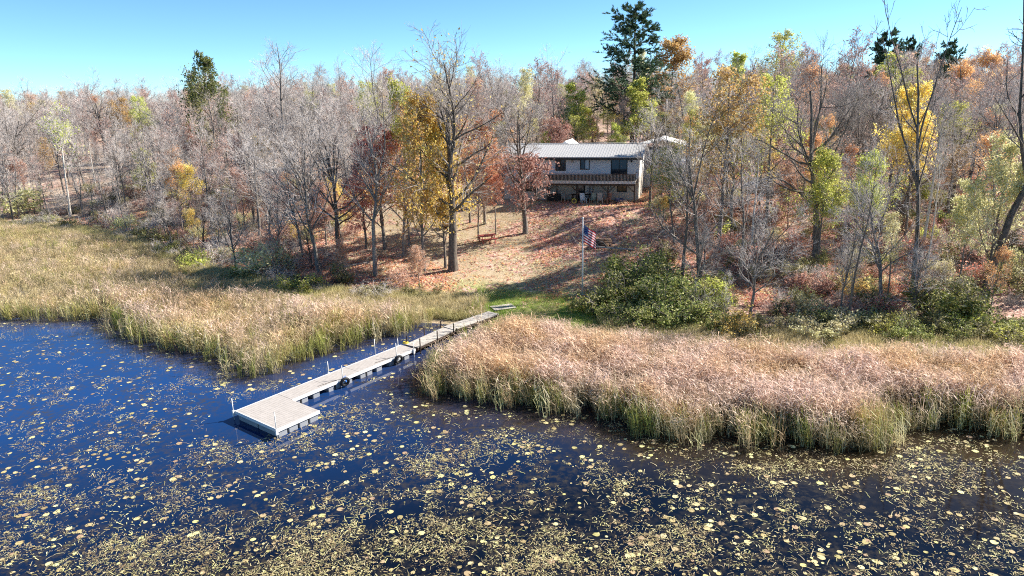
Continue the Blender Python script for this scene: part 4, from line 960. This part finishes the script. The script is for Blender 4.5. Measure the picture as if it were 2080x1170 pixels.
tree_px('leaf_pale0', 2000, 600, 300, 'leafy_tree', 'pale yellow-leaved tree at the foot of the tallest dead tree', rz=1, wide=.9)
tree_px('leaf_pale0', 1945, 590, 380, 'leafy_tree', 'pale leafy tree between the dead trees', rz=4, wide=.8)
tree_px('leaf_yellow1', 1345, 470, 400, 'young_maple', 'small yellow-orange maple at the lawn edge right of the deck', wide=1.0)
tree_px('leaf_gold1', 1460, 500, 130, 'oak_tree', 'golden-brown oak on the slope right of the house', wide=1.1)
tree_px('leaf_lime1', 1555, 470, 165, 'leafy_tree', 'sparse yellow-green tree left of the great bare oak')
tree_px('oak1', 1320, 420, 200, 'oak_tree', 'bare oak by the corner of the house deck', rz=3, wide=.8)
tree_px('leaf_orange1', 1340, 440, 330, 'young_maple', 'orange-leaved sapling by the corner of the deck')

# the wood: individuals where trunks can be told apart, then a far mass
HBOX = [tuple(H0 - HU * 3 - HB * 6), tuple(HF + HU * 2 - HB * 6), tuple(HF + HU * 9 + HB * 19), tuple(H0 - HU * 2 + HB * 13)]
def free(x, y, dmin):
    return all((x - a) ** 2 + (y - b) ** 2 > dmin * dmin for a, b in PLACED)
W_KIND = {
 'slim': ('bare_tree', 'slim bare grey tree %s', 'slim bare trees %s', ['slim%d' % i for i in range(5)], (11, 16)),
 'oak': ('oak_tree', 'bare spreading oak %s', 'bare oaks %s', ['oak%d' % i for i in range(3)], (10, 14.5)),
 'sap': ('bare_sapling', 'thin pale bare sapling %s', 'bare saplings %s', ['sap%d' % i for i in range(3)], (5, 9.5)),
 'red': ('bare_tree', 'reddish-twigged half-bare tree %s', 'reddish-twigged trees %s', ['redtwig0', 'redtwig1'], (8, 12.5)),
 'birch': ('birch_tree', 'bare white-stemmed birch %s', 'birches %s', ['birch0'], (10, 14)),
 'yellow': ('leafy_tree', 'half-bare yellow-leaved tree %s', 'yellow-leaved trees %s', ['leaf_pale1', 'leaf_gold1', 'leaf_pale1', 'leaf_yellow1', 'leaf_pale0'], (7, 12)),
 'lime': ('leafy_tree', 'half-bare lime-leaved tree %s', 'lime-leaved trees %s', ['leaf_lime1', 'leaf_lime0'], (7, 12)),
 'russet': ('leafy_tree', 'half-bare orange-russet tree %s', 'orange-russet trees %s', ['leaf_orange1', 'leaf_russet1', 'leaf_russet0'], (6, 11)),
}
LANDMARK = []
def short(l):
    w_ = l.replace(',', '').split()[:6]
    for j, q in enumerate(w_):
        if q in ('tree', 'oak', 'maple', 'birch', 'pine', 'spruce', 'poplar', 'sapling', 'snag') or q.endswith('tree'): return ' '.join(w_[:j + 1])
    return ' '.join(w_[:4])
def wood():
    LANDMARK[:] = [(o.location.x, o.location.y, o['label']) for o in col.objects if o.get('category') == 'tree' and 'group' not in o]
    def near(x, y):
        d, l = min(((x - a) ** 2 + (y - b) ** 2, l) for a, b, l in LANDMARK)
        return ', near the ' + short(l) if d < 64 else ''
    r = np.random.default_rng(91); cnt = 0; tries = 0
    while cnt < 235 and tries < 9000:
        tries += 1
        y = r.uniform(44, 124); x = r.uniform(-.80, .80) * (y + 4)
        d = y - shore_y(x)
        if d < .8 or d > 34 + 8 * (x > 0): continue
        if in_poly(np.array([x]), np.array([y]), LAWN)[0] or in_poly(np.array([x]), np.array([y]), HBOX)[0]: continue
        # keep the view from the lake up the lawn to the house open
        if 46 < y < 79 and -.06 * y - 1.0 < x < .205 * y + .5: continue
        if y < 66 and -.24 * y < x < -.05 * y and r.uniform() < .85: continue
        if y < 84 and -18 < x < 0 and y > 66: continue
        if 80 < y < 112 and .0 * y - 2 < x < .30 * y and r.uniform() < .8: continue
        if x > 2 and r.uniform() < (.55 if d < 20 else .3): continue
        left = x < 2; where = 'in the wood behind the marsh' if left else 'on the leafy slope above the reed bed'
        u = r.uniform(); pr = (('slim', .46), ('oak', .57), ('sap', .74), ('red', .85), ('birch', .87), ('yellow', .91), ('lime', .93), ('russet', 1.1)) if left else (('slim', .27), ('oak', .36), ('sap', .50), ('red', .58), ('birch', .61), ('yellow', .76), ('lime', .88), ('russet', 1.1))
        kind = next(k for k, p in pr if u < p)
        if not free(x, y, 1.5 if kind == 'sap' else 2.0): continue
        nm, lab, grp, ks, (h0, h1) = W_KIND[kind]; Hh = r.uniform(h0, h1) * (.62 if d < 6 else 1.0) * (.9 if not left else 1) * (1.2 if r.uniform() < .1 else 1)
        ln_ = r.normal(0, .04, 2); f_ = (Hh - h0) / (h1 - h0); at_ = 'at the outer edge of' if d < 5 else 'deep in' if d > 20 else 'within'
        look = ('tall ' if f_ > .66 else 'short ' if f_ < .3 else '') + ('leaning ' if abs(ln_[0]) + abs(ln_[1]) > .10 else '')
        place = near(x, y)[2:] or '%s the %s' % (at_, 'wood behind the marsh' if left else 'leafy slope above the reeds')
        put_tree(ks[r.integers(len(ks))], x, y, Hh, nm, look + lab % place, grp % where, r.uniform(0, 6.28), tuple(ln_), r.uniform(.85, 1.15)); cnt += 1
    # low growth just behind the house
    for k in range(60):
        y = r.uniform(90, 114); x = r.uniform(-2, .30 * y)
        if in_poly(np.array([x]), np.array([y]), HBOX)[0] or not free(x, y, 1.6): continue
        kind = ('lime', 'yellow', 'lime', 'russet', 'red', 'slim', 'yellow')[k % 7]; nm, lab, grp, ks, _ = W_KIND[kind]
        put_tree(ks[r.integers(len(ks))], x, y, r.uniform(5.5, 9), nm, 'low ' + lab % 'just behind the house roof', grp % 'behind the house', r.uniform(0, 6.28), (0, 0), r.uniform(1, 1.4))
    # far wood, one mass
    fk = ['slim0', 'slim1', 'slim2', 'slim3', 'oak1', 'oak2', 'redtwig0', 'leaf_gold1', 'leaf_orange1', 'leaf_lime1', 'leaf_pale1', 'leaf_russet1']
    ob = []
    for j, k in enumerate(fk):
        t = T[k]
        if not hasattr(t, 'tV'): continue
        V = np.concatenate([t.tV, t.cV]) * (15 / t.H); F = np.concatenate([t.tF, t.cF + len(t.tV)])
        ob.append(('t%02d' % j, mesh_np('far_tree', V, [F], [t.bark] + t.mats, np.concatenate([np.zeros(len(t.tF), int), t.cm + 1]), np.concatenate([np.zeros(len(t.tF)), t.cr]))))
    n = 6000; y = r.uniform(70, 260, n); x = r.uniform(-1, 1, n) * (y * .84 + 4); d = y - shore_y(x)
    k = (d > 33 + 8 * (x > 0)) & ~in_poly(x, y, HBOX) & ~in_poly(x, y, LAWN) & ~((x > -20) & (x < 0) & (y < 84)) & (r.uniform(0, 1, n) < np.where(y < 150, .34, .22) + .16 * (x < -25)) & ~((y < 116) & (x > -3) & (x < .31 * y) & (r.uniform(0, 1, n) < .65))
    x, y = x[k], y[k]; u = r.uniform(0, 1, len(x))
    right = x > -5
    idx = np.where(u < np.where(right, .55, .76), r.integers(0, 6, len(x)), np.where(u < .9, 6, r.integers(7, 12, len(x))))
    scatter('far_wood', np.stack([x, y, height(x, y)], -1), r.uniform(0, 6.28, len(x)), np.clip(r.normal(.82, .14, len(x)), .5, 1.12) * np.where(r.uniform(0, 1, len(x)) < .05, 1.3, 1), idx, protos(ob), 'mass of bare and autumn-coloured trees receding to the skyline')
wood()

# ------------------------------------------------------------------ shrubs and understorey
def shrub_mesh(seed, lm, n=1500, leaf=.075, stems=9, twig='twig_dark', H=1.6, W=1.1):
    r = np.random.default_rng(seed); a = r.uniform(0, 6.28, stems); b = np.zeros((stems, 5, 3)); el = r.uniform(.5, 1.25, stems)
    d = np.stack([np.cos(a) * np.cos(el), np.sin(a) * np.cos(el), np.sin(el)], -1); b[:, 0] = d * np.array([.12, .12, 0]) + np.array([0, 0, -.25])
    for j in range(1, 5): b[:, j] = b[:, j - 1] + d * (H * r.uniform(.7, 1.1, stems))[:, None] / 4; d = unit(d + r.normal(0, .16, (stems, 3)) + np.array([0, 0, .05]))
    Rd = np.tile(np.linspace(.022, .008, 5), (stems, 1)); L2, R2 = spawn(r, b, Rd, 8, .2, 1, .7, lambda t, L: L * .38, 4, .15, .06, .6); R2 = np.maximum(R2, .006)
    L3, R3 = spawn(r, L2, R2, 6, .15, 1, .7, lambda t, L: L * .5, 3, .15, .05, .6); R3 = np.maximum(R3, .005)
    v1, f1 = tubes(b, Rd, 5); v2, f2 = tubes(L2, R2, 3); v3, f3 = tubes(L3, R3, 3)
    stem = mesh_np('stems', np.concatenate([v1, v2, v3]), [np.concatenate([f1, f2 + len(v1), f3 + len(v1) + len(v2)])], [M[twig]])
    tips = np.concatenate([L3[:, 2], L3[:, 1], L2[:, 3]]); tips = tips[tips[:, 2] > .05]
    fol = None
    if n:
        g = waves(tips[:, 0] * 2 + seed, tips[:, 2] * 2 + tips[:, 1], 1.2); w_ = np.exp(g * .5); w_ /= w_.sum()
        c = tips[r.choice(len(tips), n, p=w_)] + r.normal(0, .07, (n, 3)); v, f = leaf_quads(r, c, leaf); fol = mesh_np('foliage', v, [f], [M[lm]], rnd=r.uniform(0, 1, len(f)))
    return stem, fol
SH = {'green': [shrub_mesh(400 + i, 'leaf_shrub', 3800, .052) for i in range(3)], 'olive': [shrub_mesh(410 + i, 'leaf_olive', 1500) for i in range(3)], 'pale': [shrub_mesh(420 + i, 'leaf_pale', 1300, twig='twig_grey') for i in range(2)],
      'red': [shrub_mesh(430 + i, 'leaf_red', 650, twig='twig_red') for i in range(2)], 'russet': [shrub_mesh(440 + i, 'leaf_russet', 1000, twig='twig_red') for i in range(2)], 'bare': [shrub_mesh(450 + i, None, 0, twig='twig_grey', stems=13) for i in range(3)],
      'lime': [shrub_mesh(460 + i, 'leaf_lime', 1500) for i in range(2)], 'gold': [shrub_mesh(470 + i, 'leaf_gold', 1100) for i in range(2)]}
SL = {'green': 'dense green leafy shrub', 'olive': 'olive-brown leafy shrub', 'pale': 'pale yellow-green shrub', 'red': 'red-leaved shrub', 'russet': 'russet-leaved shrub', 'bare': 'bare grey twiggy shrub', 'lime': 'yellow-green shrub', 'gold': 'golden-leaved shrub'}
def put_shrub(kind, x, y, s, label, group=None, wide=1.0):
    if group:
        d_, l_ = min(((x - a) ** 2 + (y - b) ** 2, l) for a, b, l in LANDMARK)
        label = ('tall ' if s > 1.25 else 'low ' if s < .75 else '') + label
        if d_ < 30 and 'thicket' not in label: label = ' '.join(label.split()[:5]) + ' near the ' + short(l_); group = SL[kind] + 's near the ' + short(l_)
        label = label.replace(' under near', ' near').replace(' along near', ' near').replace(' along the near', ' near').replace(' under the near', ' near')
    st, fo = SH[kind][rng.integers(len(SH[kind]))]; o = empty('shrub', (x, y, hz(x, y)), rng.uniform(0, 6.28)); o.scale = (s * wide, s * wide, s); tag(o, label, 'shrub', group)
    link('stems', st, o)
    if fo: link('foliage', fo, o)
def shrubs():
    r = np.random.default_rng(5)
    def px(kind, q, s, label, group=None, wide=1.1):
        p = gt(*q); put_shrub(kind, p[0], p[1], s, label, group, wide)
    for q, s in (((1262, 598), 1.45), ((1290, 585), 2.12), ((1345, 592), 2.00), ((1262, 635), 1.88), ((1310, 632), 2.00), ((1365, 640), 1.94), ((1405, 655), 1.5), ((1248, 645), 1.0), ((1335, 665), 1.3), ((1280, 660), 1.2), ((1440, 660), 1.3)):
        px('green', q, s, 'dense green leafy shrub in the thicket beside the flagpole, %s' % ('towards the lawn' if q[1] < 610 else 'against the reed bed' if q[1] > 650 else 'in its middle row'), 'green shrubs of the flagpole thicket', 1.2)
    px('lime', (1186, 634), .5, 'low bright green shrub at the foot of the flagpole')
    px('lime', (1212, 612), .5, 'low yellow-green shrub between the flagpole and the thicket')
    px('pale', (548, 555), 1.9, 'big pale yellow-green bush leaning over the marsh edge', wide=1.3)
    px('pale', (14, 440), 3.2, 'round pale green bush at the far end of the marsh', wide=1.2)
    px('gold', (1730, 600), 1.0, 'golden shrub at the feet of the thin dark tree')
    px('green', (1935, 655), 1.9, 'bright green shrub below the dead trees', wide=1.2)
    px('green', (1905, 640), 1.5, 'dark green shrub in the shade beside the bright green one')
    for k in range(46):                                   # along the reed bed's back edge
        x = r.uniform(15, 40); y = shore_y(x) + r.uniform(-.3, 2.6); kind = ['olive', 'green', 'lime', 'gold', 'olive', 'pale'][r.integers(6)]
        put_shrub(kind, x, y, r.uniform(.55, 1.05), SL[kind] + ' along the back edge of the reed bed', SL[kind] + 's behind the reed bed', 1.25)
    for k in range(48):                                   # along the marsh edge
        x = r.uniform(-72, -3.5); y = shore_y(x) + r.uniform(-.8, 2.0); kind = ['olive', 'lime', 'bare', 'bare', 'bare', 'pale', 'olive'][r.integers(7)]
        put_shrub(kind, x, y, r.uniform(.5, 1.1), SL[kind] + ' along the edge of the marsh', SL[kind] + 's along the marsh', 1.25)
    for k in range(110):                                  # understorey of the slope above the reed bed
        y = r.uniform(46, 78); x = r.uniform(.24 * y, .80 * y); d = y - shore_y(x)
        if d < 2 or in_poly(np.array([x]), np.array([y]), LAWN)[0]: continue
        kind = ['red', 'russet', 'bare', 'bare', 'russet', 'pale', 'lime', 'bare', 'olive', 'bare'][r.integers(10)]
        put_shrub(kind, x, y, r.uniform(.7, 1.5), SL[kind] + ' under the trees of the leafy slope', SL[kind] + 's on the leafy slope')
    # low brush between them that nobody could count
    ks = ['bare', 'russet', 'pale', 'olive', 'bare', 'bare']; n = 420; x = r.uniform(-68, 48, n); d = r.uniform(1.5, 30, n); y = shore_y(x) + d
    k_ = ~in_poly(x, y, LAWN) & ~in_poly(x, y, HBOX) & ~((x > -.25 * y) & (x < .21 * y) & (y < 84)) & (np.abs(x) < .79 * y); x, y = x[k_], y[k_]
    pr = []
    for i_, q in enumerate(ks):
        pr.append(('u%02d' % (2 * i_), SH[q][i_ % len(SH[q])][0])); fo = SH[q][i_ % len(SH[q])][1]; pr.append(('u%02d' % (2 * i_ + 1), fo or SH[q][i_ % len(SH[q])][0]))
    id_ = r.integers(0, 6, len(x)); P = np.stack([x, y, height(x, y)], -1); rz = r.uniform(0, 6.28, len(x)); sc = r.uniform(.5, 1.05, len(x))
    scatter('undergrowth', np.concatenate([P, P]), np.concatenate([rz, rz]), np.concatenate([sc, sc]), np.concatenate([2 * id_, 2 * id_ + 1]), protos(pr), 'low twiggy brush covering the floor of the woods')
    for k in range(62):                                   # understorey of the wood behind the marsh
        x = r.uniform(-70, -7); d = r.uniform(2, 22); y = shore_y(x) + d
        if in_poly(np.array([x]), np.array([y]), LAWN)[0] or (-17 < x < 0 and 66 < y < 84) or (y < 66 and -.24 * y < x < -.05 * y and k % 3): continue
        kind = ['russet', 'russet', 'bare', 'bare', 'bare', 'gold', 'pale', 'bare'][r.integers(8)]
        put_shrub(kind, x, y, r.uniform(.8, 1.7), SL[kind] + ' under the trees of the wood behind the marsh', SL[kind] + 's in the wood behind the marsh')
shrubs()

# ------------------------------------------------------------------ small things on the lawn and slope
def litter():
    r = np.random.default_rng(8); n = 42000
    y = r.uniform(50, 100, n); x = r.uniform(-.78, .78, n) * y; d = y - shore_y(x); L = in_poly(x, y, LAWN)
    k = (d > 1.5) & (~L | (r.uniform(0, 1, n) < .22 + .5 * (x > 2))) & ~in_poly(x, y, [tuple(H0), tuple(HF), tuple(HF + HB * HD), tuple(H0 + HB * HD)]); x, y = x[k], y[k]
    def lf(seed, lm):
        q = np.random.default_rng(seed); m = 12; C = np.stack([q.normal(0, .35, m), q.normal(0, .35, m), q.uniform(.01, .05, m)], -1); v, f = leaf_quads(q, C, .075, .75); return mesh_np('fallen', v, [f], [M[lm]], rnd=q.uniform(0, 1, m))
    cl = protos([('l%d' % i, lf(i, lm)) for i, lm in enumerate(('leaf_red', 'leaf_russet', 'leaf_orange', 'leaf_russet', 'leaf_pale', 'leaf_red'))])
    scatter('fallen_leaves', np.stack([x, y, height(x, y) + .01], -1), r.uniform(0, 6.28, len(x)), r.uniform(.7, 1.3, len(x)), r.integers(0, 6, len(x)), cl, 'fallen red, russet and tan leaves strewn over lawn and wood floor')
    # rough grass along the shore below the lawn
    n = 4200; x = r.uniform(-3.0, 8, n); y = shore_y(x) + r.uniform(-6.5, 3.2, n)
    g = protos([('g%d' % i, reed_clump(80 + i, M['grass_green'], 18, (.22, .42), .3, 0, False, .5, .022)) for i in range(3)])
    scatter('shore_grass', np.stack([x, y, np.maximum(height(x, y), 0)], -1), r.uniform(0, 6.28, n), r.uniform(.5, 1.0, n) , r.integers(0, 3, n), g, 'bright green grass at the foot of the lawn')
litter()
def picnic_table(q, rz, label):
    p = gt(*q); o = empty('picnic_table', p, rz); tag(o, label, 'picnic table'); m = MB()
    for k in range(5): MB().box(-.9, .9, -.38 + k * .155, -.38 + k * .155 + .145, .72, .76).build('tabletop_board', M['red_paint'], o)
    for s in (-1, 1):
        for k in range(2): MB().box(-.9, .9, s * .7 - .13 + k * .135, s * .7 - .13 + k * .135 + .125, .43, .47).build('seat_board', M['red_paint'], o)
        MB().bar((s * .65, -.3, .71), (s * .65, -.72, 0), .09, .05).build('leg', M['red_paint'], o); MB().bar((s * .65, .3, .71), (s * .65, .72, 0), .09, .05).build('leg', M['red_paint'], o)
        MB().box(s * .71 - .02, s * .71 + .02, -.83, .83, .33, .42).build('seat_beam', M['red_paint'], o)
picnic_table((990, 492), .35, 'red wooden picnic table on the lawn near the dark oak')
def log_pile(q, rz, n, label):
    p = gt(*q); o = empty('log_pile', p, rz); tag(o, label, 'log pile'); r = random.Random(4)
    for k in range(n):
        row = 0 if k < 5 else 1 if k < 9 else 2; j = k - (0, 5, 9)[row]; y = -.5 + j * .25 + row * .12; z = .1 + row * .2; L = r.uniform(.6, 1.0); a = r.uniform(-.15, .15)
        MB().tube([(-L, y, z), (0, y + a * .3, z + .02), (L, y + a, z)], [.12 * r.uniform(.8, 1.1), .12, .1], 8).build('log', M['log'], o, 0, True)
log_pile((1222, 498), .5, 11, 'heap of dark logs on the leaf-strewn lawn behind the flag')
log_pile((906, 460), 1.2, 9, 'heap of russet logs among the trees left of the dark oak')
def fallen(q, L, r0, rz, label, seed):
    p = gt(*q); r = random.Random(seed); o = empty('fallen_trunk', p, rz); tag(o, label, 'fallen tree')
    pts = [(i * L / 6, r.uniform(-.1, .1), r0 * .8 + .05 * i) for i in range(7)]; MB().tube(pts, [r0 * (1 - .09 * i) for i in range(7)], 8).build('trunk', M['bark_pale'], o, 0, True)
    for k in range(5):
        b = pts[2 + k % 5]; MB().tube([b, (b[0] + .5, b[1] + r.uniform(-.6, .6), b[2] + r.uniform(.2, .6)), (b[0] + 1.1, b[1] + r.uniform(-1, 1), b[2] + r.uniform(.3, .9))], [.04, .03, .012], 5).build('branch', M['bark_pale'], o)
fallen((605, 565), 6, .13, 2.5, 'pale fallen trunk lying in the bushes at the marsh edge', 1)
fallen((700, 545), 5, .12, .6, 'dark fallen trunk propped between trees behind the marsh', 2)
fallen((1290, 510), 5, .11, 2.9, 'weathered fallen trunk behind the green thicket', 3)
def car(px_, py_, Y, rz, paint, label):
    q = at_depth(px_, py_, Y); x, y = q[0], Y; o = empty('parked_car', (x, y, hz(x, y)), rz); tag(o, label, 'car')
    prof = [(-2.2, .35), (-2.25, .75), (-2.0, .95), (-1.35, 1.05), (-.75, 1.48), (.9, 1.5), (1.7, 1.02), (2.2, .9), (2.25, .4)]
    n = len(prof); V = [(a, s * (.86 if b > 1.1 else .92), b) for s in (-1, 1) for a, b in prof]
    F = [tuple(range(n)), tuple(range(2 * n - 1, n - 1, -1))] + [(i, n + i, n + (i + 1) % n, (i + 1) % n) for i in range(n)]
    MB().add(V, F).build('body', M[paint], o, .06)
    for s in (-1, 1):
        MB().add([(-1.1, s * .905, 1.06), (1.35, s * .905, 1.06), (.8, s * .872, 1.40), (-.7, s * .872, 1.40)], [(0, 1, 2, 3) if s < 0 else (3, 2, 1, 0)]).build('side_window', M['glass'], o)
        for a in (-1.4, 1.4): w_ = MB().torus((a, s * .84, .32), (0, 1, 0), .23, .09, 16, 8).build('wheel', M['black'], o, 0, True); MB().tube([(a, s * .80, .32), (a, s * .91, .32)], .17, 12).build('rim', M['galv'], w_)
    for s in (-.6, .6): MB().box(2.19, 2.26, s - .18, s + .18, .66, .8).build('headlight', M['curtain'], o)
car(1555, 345, 77, .15, 'car_paint', 'white parked car half hidden behind bare trees on the slope')
def camper():
    q = at_depth(1405, 345, 79); x, y = q[0], 79; o = empty('camper_trailer', (x, y, hz(x, y)), .9); tag(o, 'white camper trailer behind the trees right of the house', 'trailer')
    MB().box(-2.4, 2.4, -1.1, 1.1, .45, 2.5).build('body', M['white'], o, .25)
    for a in (-1.2, 1.0): MB().box(a - .4, a + .4, -1.13, -1.09, 1.35, 1.9).build('window', M['glass'], o)
    for s in (-1, 1): MB().torus((0, s * 1.0, .32), (0, 1, 0), .22, .09, 16, 8).build('wheel', M['black'], o, 0, True)
    MB().bar((2.4, 0, .5), (3.4, 0, .45), .1).build('drawbar', M['dark_trim'], o)
camper()
print('trees', NT[0])
